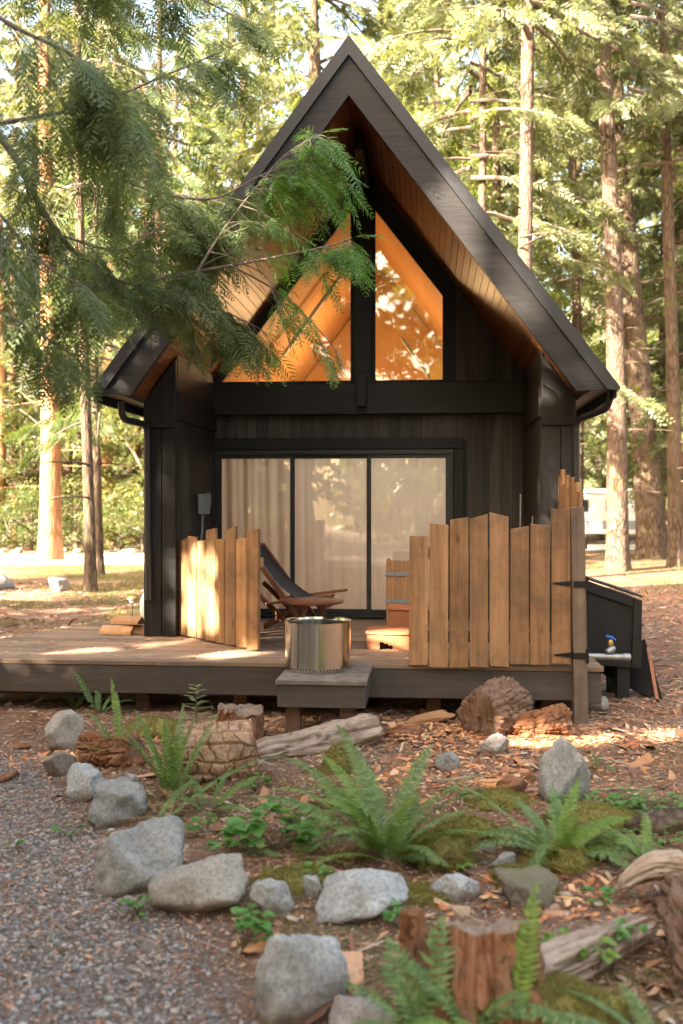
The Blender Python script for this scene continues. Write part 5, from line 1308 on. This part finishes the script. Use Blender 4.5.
# shared crown prototypes (unit trees ~20 m)
proto = {}
def crown_proto(key, H, z0, nl, Rm, nsp, bl, bw, seed, droop, hang=.5, blades=14):
    p = limb_paths(H, z0, nl, Rm, seed, droop); F_ = spray_foliage(p, nsp, blades, bl, bw, seed + 1, hang=hang)
    proto[key] = (F_, p, H)
crown_proto('full', 22, 2.2, 100, 3.6, 34, .20, .06, 1, .42, blades=15)
crown_proto('high', 22, 9.5, 60, 2.8, 42, .15, .042, 2, .45, blades=18)
crown_proto('ragged', 22, 5.0, 75, 3.2, 34, .18, .052, 3, .5, blades=16)
meshes = {}
def tree(px, py, wpx, key, Hm, label, bark='bark_grey', fol='conifer', lean=(0, 0), seed=0, rz=0, cr=1.0, group='trees standing behind the cabin', name='conifer_tree', d=None, xy=None, crown=True):
    if xy is None:
        g_ = G(px, py) if d is None else at(px, 0, d); x_, y_ = g_.x, g_.y
        r0 = wpx / 2 / F * y_
    else: (x_, y_), r0 = xy, wpx
    z_ = gz(x_, y_); root = thing(name, label, 'tree', (x_, y_, z_), 0, group)
    V, Q, cen = trunk_mb(None, Hm, r0, r0 * .35, lean, seed)
    zc = {'full': 2.2, 'high': 9.5, 'ragged': 5.0}[key] * Hm / 22
    dl_ = limb_paths(zc * 1.25, min(2.0, zc * .4), int(4 + zc * 1.1), 1.9, seed + 51, .15, lean); dm_ = limbs_mesh(dl_)
    nv = len(V); V = np.vstack([V, np.array([tuple(v) for v in dm_.v])]); Q = np.vstack([Q, np.array(dm_.f) + nv])
    np_mesh('trunk', V, Q, M[bark], root, True)
    if crown:
        F_, p, H0 = proto[key]; mk_ = (key, fol)
        if mk_ not in meshes:
            a = np_mesh('crown', F_, quad_faces(len(F_) // 4), M[fol], root); b = limbs_mesh(p).build('limbs', M['twig'], root); meshes[mk_] = (a.data, b.data)
        else:
            a = bpy.data.objects.new('crown', meshes[mk_][0]); link(a, root); b = bpy.data.objects.new('limbs', meshes[mk_][1]); link(b, root)
        s = Hm / H0
        sh = Matrix(((s * cr, 0, lean[0] * s, 0), (0, s * cr, lean[1] * s, 0), (0, 0, s, 0), (0, 0, 0, 1)))
        rot = Matrix.Rotation(rz, 4, 'Z')
        for o in (a, b): o.rotation_euler = (0, 0, rz); o.scale = (s * cr, s * cr, s)
        if lean != (0, 0):
            for o in (a, b): o.rotation_euler = (math.atan(-lean[1]), math.atan(lean[0]), rz)
    return root
T_ = [
 (50, 561, 21, 'high', 26, 'pale orange sunlit trunk on the far left beyond the road', 'bark_orange', 'conifer', (0.005, 0), 1, .3, 1.0),
 (91, 592, 12, 'high', 20, 'thin dark mossy trunk on the lawn left of the cabin', 'bark_dark', 'conifer', (-.01, 0), 2, 1.2, .8),
 (100, 575, 9, 'ragged', 18, 'very thin dark trunk just right of the mossy thin trunk', 'bark_dark', 'conifer_dk', (0.0, 0), 3, 2.2, .7),
 (109, 546, 13, 'ragged', 26, 'orange-red trunk behind the thin dark trunks', 'bark_orange', 'conifer', (0, 0), 4, 3.1, 1.1),
 (132, 542, 11, 'full', 24, 'leaning orange trunk nearest the left corner of the cabin', 'bark_orange', 'conifer', (.02, 0), 5, .8, 1.1),
 (-2, 547, 12, 'ragged', 24, 'orange trunk cut by the left edge of the picture', 'bark_orange', 'conifer', (0, 0), 6, 1.9, 1.1),
 (617, 571, 21, 'high', 30, 'slender grey-brown trunk just right of the roof eave, leaning left', 'bark_grey', 'conifer', (-.022, 0), 7, 2.7, .9),
 (653, 559, 27, 'high', 32, 'thick dark brown trunk right of the slender leaning one', 'bark_dark', 'conifer', (-.055, 0), 8, 3.9, 1.0),
 (668, 552, 10, 'ragged', 24, 'thin trunk near the right edge of the picture', 'bark_grey', 'conifer', (.0, 0), 9, 4.4, 1.0),
 (700, 556, 18, 'full', 26, 'bushy tree cut by the right edge of the picture', 'bark_dark', 'conifer', (.0, 0), 10, 5.0, 1.0),
]
for t_ in T_: tree(t_[0], t_[1], t_[2], t_[3], t_[4], t_[5], t_[6], t_[7], t_[8], t_[9], t_[10], t_[11])
B_T = [
 (524, 24, .21, 'high', 30, 'tall grey trunk rising behind the right slope of the roof', 'bark_grey', 'conifer', (-.012, 0), 11),
 (489, 33, .20, 'ragged', 28, 'dim thin trunk left of the tall grey trunk behind the roof', 'bark_grey', 'conifer', (0, 0), 12),
 (322, 30, .30, 'high', 28, 'pale trunk behind the left slope near the roof peak', 'bark_grey', 'conifer', (-.01, 0), 13),
 (684, 42, .38, 'ragged', 30, 'broken-looking orange trunk at the right edge beyond the road', 'bark_orange', 'conifer', (-.005, 0), 14),
 (165, 30, .14, 'ragged', 24, 'thin trunk seen through the hanging branches at upper left', 'bark_dark', 'conifer_dk', (0, 0), 15),
 (240, 42, .30, 'full', 26, 'bushy conifer behind the left roof slope', 'bark_dark', 'conifer', (0, 0), 16),
 (430, 46, .30, 'full', 30, 'bushy conifer straight behind the roof peak', 'bark_dark', 'conifer', (0, 0), 17),
 (575, 52, .30, 'full', 30, 'bushy conifer behind the right roof slope', 'bark_dark', 'conifer', (0, 0), 18),
 (60, 58, .30, 'full', 30, 'bushy conifer far behind the pale orange trunk', 'bark_dark', 'conifer', (0, 0), 19),
 (180, 60, .30, 'full', 30, 'bushy conifer far behind the left eave', 'bark_dark', 'conifer', (0, 0), 20),
 (690, 62, .30, 'full', 30, 'bushy conifer beyond the trailer on the right', 'bark_dark', 'conifer', (0, 0), 21),
 (350, 66, .30, 'full', 32, 'far conifer seen just over the roof peak', 'bark_dark', 'conifer', (0, 0), 22),
 (500, 68, .30, 'ragged', 32, 'far conifer between the two trunks behind the roof', 'bark_dark', 'conifer', (0, 0), 23),
 (-60, 45, .35, 'full', 28, 'bushy conifer outside the left edge', 'bark_dark', 'conifer', (0, 0), 24),
 (760, 45, .35, 'full', 28, 'bushy conifer outside the right edge', 'bark_dark', 'conifer', (0, 0), 25),
 (470, 26, .13, 'ragged', 26, 'slim trunk left of the tall grey trunk, behind the roof slope', 'bark_grey', 'conifer', (.01, 0), 31),
 (577, 36, .20, 'high', 28, 'slim trunk showing above the right roof slope', 'bark_dark', 'conifer', (-.01, 0), 32),
 (675, 30, .22, 'high', 28, 'mossy trunk near the upper right corner', 'bark_dark', 'conifer', (.006, 0), 33),
 (18, 48, .24, 'high', 26, 'slim orange trunk near the far carport', 'bark_orange', 'conifer', (0, 0), 34),
 (70, 54, .26, 'high', 28, 'dim trunk between the pale orange trunk and the thin dark one', 'bark_dark', 'conifer', (0, 0), 35),
 (120, 75, .30, 'full', 32, 'farthest conifer at the left', 'bark_dark', 'conifer', (0, 0), 26),
 (620, 78, .30, 'full', 32, 'farthest conifer at the right', 'bark_dark', 'conifer', (0, 0), 27),
]
for (px, d, r0, key, Hm, lb, bk, fo, ln_, sd) in B_T:
    p = at(px, 505, d); tree(0, 0, r0, key, Hm, lb, bk, fo, ln_, sd, sd * 1.37, 1.15, xy=(p.x, p.y))
# bright maples and shrubs
def broad(px, d, H, z0, Rm, n, bl, label, seed, mat='maple', name='maple_tree', cat='tree', group='bright broad-leaved trees in the background'):
    p = at(px, 505, d); root = thing(name, label, cat, (p.x, p.y, gz(p.x, p.y)), 0, group)
    F_, c = clump_foliage(H, z0, Rm, n, bl, seed); np_mesh('crown', F_, quad_faces(len(F_) // 4), M[mat], root)
    m_ = MB(); r_ = random.Random(seed); m_.tube([(0, 0, -.1), (.1, 0, z0 * .6), (.0, .1, H * .85)], [.035 * Rm, .03 * Rm, .01], 8)
    for q_ in c[::4]: m_.tube([(0, 0, max(.1, q_[2] * .55)), (q_[0] * .5, q_[1] * .5, q_[2] * .8), tuple(q_)], [.012 * Rm, .008 * Rm, .004], 5, False)
    m_.build('trunk', M['twig'], root)
MP = [(450, 33, 15, 4, 4.2, 9000, .22, 'bright green maple behind the right slope close to the roof peak'), (560, 38, 16, 4, 4.0, 8000, .22, 'bright maple behind the right slope by the slender trunk'),
      (380, 48, 20, 5, 5, 8000, .28, 'pale maple behind the roof peak'), (100, 46, 9, 2.0, 4.5, 8000, .22, 'broad leafy maple above the distant cabin'),
      (150, 36, 8, 1.2, 2.6, 6000, .16, 'loose leafy maple beside the left eave'), (660, 52, 14, 3, 4.5, 8000, .25, 'bright maple beyond the trailer'),
      (20, 44, 6, .8, 3.5, 6000, .2, 'leafy maple above the carport roof'), (250, 38, 17, 6, 4.5, 8000, .22, 'bright maple behind the left roof slope')]
for i, (px, d, H, z0, Rm, n, bl, lb) in enumerate(MP): broad(px, d, H, z0, Rm, n, bl, lb, 40 + i, 'conifer' if px < 160 else 'maple')
SH = [(8, 42, 'low shrub at the left edge beyond the road'), (30, 41, 'low shrub below the distant carport'), (74, 41, 'low shrub right of the pale orange trunk'), (118, 40, 'low shrub in front of the orange trunks'),
      (140, 39, 'low shrub nearest the left cabin corner'), (676, 50, 'low shrub at the right edge beyond the road'), (600, 54, 'low shrub beyond the trailer'), (650, 56, 'low shrub behind the thick right trunk')]
for i, (px, d, lb) in enumerate(SH): broad(px, d, 1.9 + (i % 3) * .5, .2, 2.4, 3200, .14, lb, 60 + i, 'conifer_dk' if i % 2 else 'conifer', 'shrub', 'shrub', 'low shrubs beyond the road')
# ------------------------------------------------------------------ sun gaps
TG = []
def gap(p, r, st=1.0): TG.append((np.array(p), r))
for s_, z_ in ((.10, 1.2), (.16, .95), (.12, .72), (.34, 1.38), (.38, 1.15), (.36, .86), (.58, 1.0), (.62, .74), (.30, .64), (.62, 1.25), (.85, .8)):
    q_ = P0 + dv * (s_ / Lf); gap((q_.x, q_.y, z_), .145)
for (px, py) in ((215, 652), (150, 645), (95, 650), (40, 656), (232, 655)): 
    d_ = (CAMZ - DZ) / ((py - HY) / F); gap(((px - CX) / F * d_, d_, DZ), .22)
gap(c2w((sa + sb) / 2 - .02, ws - .05, DZ + .13), .21); gap(c2w(sb, ws - .05, DZ + .13), .13)
[gap(c2w(1.76, -.02, z_), .24) for z_ in (1.5, 1.8, 2.15)]; gap(c2w(1.8, -.02, 2.9), .14)
for (px, py) in ((472, 230), (490, 262), (510, 290), (455, 205), (505, 300)):
    u_, z_ = loc(px, py, -.9); gap(c2w(u_, -.9, z_), .26)
for (px, py) in ((560, 370), (590, 372)): u_, z_ = loc(px, py, -.9); gap(c2w(u_, -.9, z_), .10)
u_, z_ = loc(118, 385, -.9); gap(c2w(u_, -.9, z_), .07)
for (px, py, rr_) in ((400, 738, .20), (420, 722, .16), (392, 745, .14), (530, 742, .22), (560, 745, .14), (196, 705, .12), (240, 720, .14), (180, 735, .10), (660, 735, .2), (600, 740, .16), (120, 738, .10)):
    gap(G(px, py), rr_)
for q_ in ((loc(230, 480, 1.9)[0],), ): pass
gap(c2w(fpu, -1.83, .8), .10)
TGp = np.array([t[0] for t in TG]); TGr = np.array([t[1] for t in TG])
rk = np.random.default_rng(99)
def shade_keep(P_, extra=0.0):
    keep = np.ones(len(P_), bool)
    for p, r in zip(TGp, TGr):
        if extra > 0 and r > .25: continue
        v = P_ - p; al = v @ SV; perp = np.linalg.norm(v - al[:, None] * SV, axis=1)
        keep &= ~((perp < r * (rk.uniform(.75, 1.2, len(P_)) if extra == 0 else 1) + extra) & (al > 0))
    return keep

# far wood: masses of foliage that close the view
r_ = np.random.default_rng(5); n = 150000
ang = r_.uniform(-1.15, 1.15, n); dd = r_.uniform(75, 120, n); k = r_.integers(0, 420, n)
cc = np.stack([r_.uniform(-1.15, 1.15, 420), r_.uniform(72, 118, 420), np.abs(r_.normal(0, .5, 420)) * 30 + 1, r_.uniform(2, 5, 420)], -1)
cc[:, 2] = r_.uniform(0, 1, 420) ** 1.35 * 46
P_ = np.stack([np.sin(cc[k, 0]) * cc[k, 1], np.cos(cc[k, 0]) * cc[k, 1], cc[k, 2]], -1) + nrm(r_.normal(size=(n, 3))) * (cc[k, 3] * r_.uniform(.2, 1, n) ** .5)[:, None] * np.array([1, 1, 1.5])
P_[:, 2] = np.abs(P_[:, 2]); P_ = P_[shade_keep(P_)]; n = len(P_); D_ = nrm(r_.normal(size=(n, 3)) - UP * .4); S_ = nrm(np.cross(D_, r_.normal(size=(n, 3))))
far = np_mesh('far_woodland', quads(P_, D_, S_, r_.uniform(.5, 1.3, n), r_.uniform(.3, .6, n)), quad_faces(n), M['conifer']); tag(far, 'pale green wall of far woodland behind all the trees', 'woodland', kind='stuff')
tk_ = MB()
for i in range(70):
    a_ = r_.uniform(-.6, .6); d_ = r_.uniform(70, 100); tk_.tube([(math.sin(a_) * d_, math.cos(a_) * d_, -.1), (math.sin(a_) * d_ + r_.normal(0, .5), math.cos(a_) * d_, 30)], [.35, .15], 7, False)
tk_.build('trunks', M['bark_grey'], far)
n = 70000; nc_ = 300; cc = np.stack([r_.uniform(1.3, 5.0, nc_), r_.uniform(26, 52, nc_), r_.uniform(0, 1, nc_) * 15, r_.uniform(1.5, 3.5, nc_)], -1); k = r_.integers(0, nc_, n)
P_ = np.stack([np.sin(cc[k, 0]) * cc[k, 1], np.cos(cc[k, 0]) * cc[k, 1], cc[k, 2]], -1) + nrm(r_.normal(size=(n, 3))) * (cc[k, 3] * r_.uniform(.2, 1, n) ** .5)[:, None]
P_[:, 2] = np.abs(P_[:, 2]); D_ = nrm(r_.normal(size=(n, 3)) - UP * .4); S_ = nrm(np.cross(D_, r_.normal(size=(n, 3))))
kk = shade_keep(P_); P_, D_, S_ = P_[kk], D_[kk], S_[kk]; n = len(P_)
tag(np_mesh('woodland_behind', quads(P_, D_, S_, r_.uniform(.5, 1.2, n), r_.uniform(.3, .6, n)), quad_faces(n), M['conifer']), 'woodland round the clearing behind the viewer', 'woodland', kind='stuff')

# shading conifers behind and left of the camera (they throw the dappled shade over the porch and the bed)
SHT = SHADE_TREES
for i, (x_, y_, H_, z0_, Rm_, nl_) in enumerate(SHT):
    root = thing('conifer_tree', ('tall conifer out of view %s the viewer, throwing dappled shade' % ('left of' if i % 2 else 'behind')), 'tree', (x_, y_, gz(x_, y_)), 0, 'conifers around the viewer')
    V, Q, cen = trunk_mb(None, H_, .28, .06, (0, 0), 100 + i); np_mesh('trunk', V, Q, M['bark_dark'], root, True)
    p = limb_paths(H_, z0_, nl_, Rm_, 200 + i, .35); limbs_mesh(p).build('limbs', M['twig'], root)
    F_ = spray_foliage(p, 34, 12, .30, .11, 300 + i).reshape(-1, 4, 3)
    k = shade_keep(F_.mean(1) + np.array([x_, y_, 0])); 
    cp = F_.mean(1) + np.array([x_, y_, 0]); k &= ~((cp[:, 1] > .3) & (np.abs(cp[:, 0]) < cp[:, 1] * .36 + .5) & (np.abs(cp[:, 2] - CAMZ) < cp[:, 1] * .55 + .6))
    F_ = F_[k].reshape(-1, 3); np_mesh('crown', F_, quad_faces(len(F_) // 4), M['conifer_dk'], root)

# ------------------------------------------------------------------ the overhanging cedar at upper left
def cedar_fronds(B, Dm, Sd, L, nbr=12, nlf=5, seed=0, lw=.0055, ll=.015, droop=.3):
    r_ = np.random.default_rng(seed); n = len(B); t = np.linspace(.10, 1, nbr)[None, :, None]
    Lr = L[:, None, None]
    C = B[:, None] + Dm[:, None] * Lr * t - UP * droop * Lr * t ** 2
    T_ = nrm(Dm[:, None] - UP * 2 * droop * t)
    out = []
    Nn_ = nrm(np.cross(Sd, Dm))
    for s in (-1, 1):
        bd = nrm(T_ * .62 + Sd[:, None] * s * .80 - UP * .12 + r_.normal(0, .10, (n, nbr, 3)))
        bl_ = (L[:, None] * .42 * (np.sin(np.pi * np.clip(t[..., 0] * .8 + .2, 0, 1)) ** .7 * .9 + .08)) * r_.uniform(.75, 1.15, (n, nbr))
        # the branchlet itself as a narrow blade
        S2 = nrm(np.cross(bd, Nn_[:, None] + r_.normal(0, .15, (n, nbr, 3))))
        out.append(quads(C.reshape(-1, 3), bd.reshape(-1, 3), S2.reshape(-1, 3), bl_.ravel(), np.full(n * nbr, .0095)))
        u = np.linspace(.15, .92, nlf)[None, None, :, None]
        Q_ = C[:, :, None] + bd[:, :, None] * bl_[:, :, None, None] * u - UP * bl_[:, :, None, None] * u ** 2 * .12
        for s2 in (-1, 1):
            ld = nrm(bd[:, :, None] * .78 + S2[:, :, None] * s2 * .62 + r_.normal(0, .08, (n, nbr, nlf, 3)))
            S3 = nrm(np.cross(ld, Nn_[:, None, None] + r_.normal(0, .2, (n, nbr, nlf, 3))))
            LL = ll * (1.15 - .6 * u[..., 0]) * (L[:, None, None] / .3) * r_.uniform(.8, 1.2, (n, nbr, nlf)); out.append(quads(Q_.reshape(-1, 3), ld.reshape(-1, 3), S3.reshape(-1, 3), LL.ravel(), np.full(LL.size, lw)))
    S0 = Sd; out.append(quads(B, Dm, S0, L * .9, np.full(n, .006)))
    return np.concatenate(out)
def path3(pts, n=14):
    P_ = [at(*p) for p in pts]; out = []
    for i in range(n):
        s = i / (n - 1) * (len(P_) - 1); k = min(int(s), len(P_) - 2); f = s - k
        p0, p1, p2, p3 = P_[max(k - 1, 0)], P_[k], P_[k + 1], P_[min(k + 2, len(P_) - 1)]
        out.append(.5 * ((2 * p1) + (p2 - p0) * f + (2 * p0 - 5 * p1 + 4 * p2 - p3) * f * f + (3 * p1 - p0 - 3 * p2 + p3) * f ** 3))
    return np.array([list(v) for v in out])
cedar = thing('cedar_tree', 'foreground cedar whose drooping green branches hang over the left roof slope', 'tree', (-4.3, 6.3, 0))
V, Q, _c = trunk_mb(None, 13, .22, .08, (0, 0), 77); np_mesh('trunk', V, Q, M['bark_dark'], cedar, True)
TR = np.array([-4.3, 6.3, 0])
BR = [ # branch axes: (px,py,dist) and base radius
 ([(-240, 60, 6.3), (-60, 90, 6.4), (10, 150, 6.5), (45, 215, 6.6), (85, 262, 6.8), (130, 284, 7.0), (175, 275, 7.1), (250, 262, 7.3), (320, 248, 7.4), (352, 238, 7.4)], .026, 105, (200, .30)),
 ([(-240, 160, 6.2), (-40, 130, 6.2), (40, 116, 6.2), (92, 106, 6.3), (150, 82, 6.3), (215, 54, 6.3)], .018, 55, (0, .30)),
 ([(60, 130, 6.6), (105, 168, 6.9), (150, 190, 7.2), (212, 199, 7.5), (262, 175, 7.6), (300, 165, 7.7), (335, 170, 7.7)], .012, 60, (0, .30)),
 ([(195, 275, 7.1), (222, 232, 7.3), (250, 195, 7.5), (285, 155, 7.7), (318, 135, 7.7)], .009, 44, (0, .28)),
 ([(-240, 230, 6.0), (-20, 305, 6.0), (50, 340, 6.0), (92, 372, 6.1)], .014, 26, (0, .26)),
 ([(-240, -40, 5.6), (-60, -10, 5.3), (20, 30, 5.2), (80, 60, 5.3), (130, 110, 5.4)], .016, 40, (0, .28)),
 ([(-240, -120, 6.4), (-20, -60, 6.6), (90, -30, 6.8), (180, -10, 7.0), (250, 25, 7.2)], .018, 46, (0, .28)),
 ([(-240, 20, 5.6), (-80, 120, 5.2), (-20, 190, 5.0), (40, 260, 5.0), (90, 290, 5.2)], .014, 40, (0, .28)),
 ([(130, 284, 7.0), (175, 300, 7.2), (225, 312, 7.3), (262, 330, 7.4)], .008, 34, (0, .26)),
 ([(230, 265, 7.2), (275, 290, 7.3), (310, 320, 7.4), (340, 355, 7.4)], .006, 18, (0, .24)),
 ([(60, 235, 6.6), (120, 250, 6.9), (170, 225, 7.2), (215, 235, 7.4)], .007, 34, (0, .28)),
 ([(-240, -160, 7.2), (0, -100, 7.4), (120, -60, 7.8), (230, -40, 8.2), (290, 0, 8.3)], .016, 30, (0, .30)),
]
bb_ = MB(); FB, FD, FS, FL, FT = [], [], [], [], []; r_ = np.random.default_rng(21)
def frond_from(p, d, L):
    d = d / np.linalg.norm(d); s = np.cross(d, UP) + r_.normal(0, .35, 3); s -= d * (s @ d); s /= np.linalg.norm(s)
    pxx = p[0] / p[1] * F + CX; e_ = p + d * L * .6 - UP * L * .15; pe = e_[0] / e_[1] * F + CX; ye = HY - (e_[2] - CAMZ) / e_[1] * F
    if (95 < pe <= 175 and ye > 325) or (175 < pe < 245 and ye > 365) or (pe <= 95 and ye > 395) or (pe > 235 and ye > 270 and r_.uniform() < .45) or (pe > 245 and ye > 378): return
    L = L * (1.0 if pxx < 180 else .92 if pxx < 250 else .85)
    q_ = p + d * L * .5
    if r_.uniform() < (.95 if pxx < 60 else .4) and not shade_keep(q_[None], .04)[0]: return
    FB.append(p); FD.append(d); FS.append(s); FL.append(L)
for (pts, rad, nf, _x) in BR:
    P_ = path3(pts, 26); m = len(P_)
    bb_.tube([tuple(p - TR) for p in P_], [rad * (1 - .85 * i / (m - 1)) + .0018 for i in range(m)], 8, False)
    for j in range(int(nf * (.55 if pts[0][0] < 0 else .60))):
        t = (r_.uniform(.22, 1) if pts[0][0] < -100 else r_.uniform(.05, 1)) * (m - 1.01); k = int(t); f = t - k; p = P_[k] * (1 - f) + P_[k + 1] * f
        tg = P_[k + 1] - P_[k]; tg /= np.linalg.norm(tg); sd_ = np.cross(tg, UP); sd_ /= np.linalg.norm(sd_)
        s = 1 if r_.uniform() < .5 else -1
        d = tg * r_.uniform(.25, .9) + sd_ * s * r_.uniform(.3, 1.0) + UP * r_.uniform(-.75, .12); d /= np.linalg.norm(d)
        # twig with several fronds
        TL = r_.uniform(.12, .55) * (1.1 - .5 * t / m); q0 = p; pp = [p]
        for w in range(1, 5): pp.append(p + d * TL * w / 4 - UP * (w / 4) ** 2 * TL * .35)
        bb_.tube([tuple(a_ - TR) for a_ in pp], [.0042, .0036, .003, .0022, .0014], 5, False)
        for w in range(1, 5):
            dd_ = pp[w] - pp[w - 1]; dd_ /= np.linalg.norm(dd_); s3 = np.cross(dd_, UP); s3 /= np.linalg.norm(s3)
            for s4 in (-1, 1):
                if r_.uniform() < .75: frond_from(pp[w], dd_ * .7 + s3 * s4 * .7 - UP * r_.uniform(.0, .6), r_.uniform(.16, .30))
        frond_from(pp[-1], (pp[-1] - pp[-2]) - UP * .01, r_.uniform(.22, .36))
    frond_from(P_[-1], P_[-1] - P_[-2], .3)
# long hanging strands over the gable window
for (pts) in ([(215, 300, 7.3), (235, 330, 7.35), (252, 352, 7.4), (258, 362, 7.4), (266, 374, 7.4)], [(275, 290, 7.3), (295, 325, 7.35), (315, 345, 7.35), (335, 362, 7.35)],
              [(180, 300, 7.2), (192, 330, 7.2), (196, 352, 7.2)], [(150, 290, 7.1), (158, 320, 7.1), (165, 345, 7.1)], [(225, 300, 7.3), (232, 335, 7.3), (226, 352, 7.3)], [(205, 295, 7.3), (212, 325, 7.3), (216, 345, 7.3)],
              [(240, 270, 7.3), (262, 292, 7.3), (282, 318, 7.3)], [(165, 160, 7.2), (150, 210, 7.2), (145, 245, 7.2)], [(110, 130, 6.6), (118, 175, 6.6), (112, 215, 6.6)], [(60, 40, 5.6), (75, 75, 5.6), (80, 100, 5.6)], [(130, 20, 6.8), (150, 60, 6.8), (160, 95, 6.8)], [(185, 205, 7.4), (190, 240, 7.4)],
              [(262, 175, 7.6), (285, 215, 7.6), (290, 250, 7.6)], [(230, 180, 7.6), (245, 222, 7.6), (240, 260, 7.6)], [(20, 260, 6.2), (30, 300, 6.2), (25, 330, 6.2)]):
    P_ = path3(pts, 12); bb_.tube([tuple(p - TR) for p in P_], [.004 - .0002 * i for i in range(12)], 5, False)
    for k in range(1, 12):
        tg = P_[k] - P_[k - 1]; tg /= np.linalg.norm(tg); s = np.cross(tg, np.array([0, 1.0, 0])); s /= np.linalg.norm(s)
        for s4 in (-1, 1): frond_from(P_[k], tg * .9 + s * s4 * .5 + r_.normal(0, .15, 3), r_.uniform(.12, .2))
    frond_from(P_[-1], P_[-1] - P_[-2], .2)
FB, FD, FS, FL = map(np.array, (FB, FD, FS, FL)); FB = FB - TR
tip = (FB[:, 0] + TR[0]) / (FB[:, 1] + TR[1]) * F + CX > 262
Vc = cedar_fronds(FB[~tip], FD[~tip], FS[~tip], FL[~tip], 11, 4, 3); np_mesh('foliage', Vc, quad_faces(len(Vc) // 4), M['cedar'], cedar)
Vc = cedar_fronds(FB[tip], FD[tip], FS[tip], FL[tip], 9, 4, 4); np_mesh('young_foliage', Vc, quad_faces(len(Vc) // 4), M['cedar_tip'], cedar)['label'] = 'brighter green young branch tips'
bb_.build('limbs', M['twig'], cedar, smooth=True)
print('cedar fronds', len(FB))

# ------------------------------------------------------------------ LIGHT, SKY, CAMERA
w = bpy.data.worlds.new('World'); scene.world = w; w.use_nodes = True; nt = w.node_tree; bg = nt.nodes['Background']
sky = nt.nodes.new('ShaderNodeTexSky'); sky.sky_type = 'NISHITA'; sky.sun_disc = False; sky.sun_elevation = SUN_EL
sky.sun_rotation = math.atan2(SV[0], SV[1]); sky.air_density = 1.0; sky.dust_density = 4.0; sky.ozone_density = .6
tint = mixc(nt, 1.0, sky.outputs[0], (1.0, .87, .69), 'MULTIPLY'); nt.links.new(tint, bg.inputs[0]); bg.inputs[1].default_value = SKY_S
sl_ = bpy.data.lights.new('sun', 'SUN'); sl_.energy = SUN_S; sl_.angle = R(.55); sl_.color = (1, .86, .68)
so = bpy.data.objects.new('sun', sl_); so.rotation_euler = Vector(tuple(SV)).to_track_quat('Z', 'Y').to_euler(); so.location = (-8, -8, 12); link(so)

cam = bpy.data.cameras.new('camera'); cam.sensor_fit = 'VERTICAL'; cam.sensor_height = 36; cam.sensor_width = 24; cam.lens = F / 1024 * 36
cam.shift_y = -(512 - HY) / 1024; cam.clip_end = 1000; cam.clip_start = .05
cam.dof.use_dof = True; cam.dof.focus_distance = 8.6; cam.dof.aperture_fstop = 1.7
co = bpy.data.objects.new('camera', cam); co.location = (0, 0, CAMZ); co.rotation_euler = (R(90), 0, 0); link(co); scene.camera = co
scene.view_settings.view_transform = 'Standard'; scene.view_settings.look = 'None'; scene.view_settings.exposure = EXPO; scene.view_settings.gamma = 1
if HAZE > 0:
    hz = MB().box(-300, 300, -90, 300, -1.2, 60).build('haze', None)
    m = bpy.data.materials.new('thin_haze'); m.use_nodes = True; nt = m.node_tree; nt.nodes.clear(); out = nt.nodes.new('ShaderNodeOutputMaterial'); pv = nt.nodes.new('ShaderNodeVolumePrincipled')
    pv.inputs['Density'].default_value = HAZE; pv.inputs['Color'].default_value = (.95, .93, .88, 1); pv.inputs['Anisotropy'].default_value = .3; nt.links.new(pv.outputs[0], out.inputs['Volume'])
    hz.data.materials.clear(); hz.data.materials.append(m); tag(hz, 'thin pale haze hanging in the sunlit woods', 'haze', kind='stuff')
    scene.cycles.volume_bounces = 1; scene.cycles.volume_step_rate = 4
scene.render.engine = 'CYCLES'; cy = scene.cycles; cy.max_bounces = 7; cy.diffuse_bounces = 4; cy.glossy_bounces = 3; cy.transmission_bounces = 4; cy.transparent_max_bounces = 8
cy.use_denoising = True; cy.sample_clamp_indirect = 6; cy.caustics_reflective = False; cy.caustics_refractive = False; cy.use_adaptive_sampling = True; cy.adaptive_threshold = .02
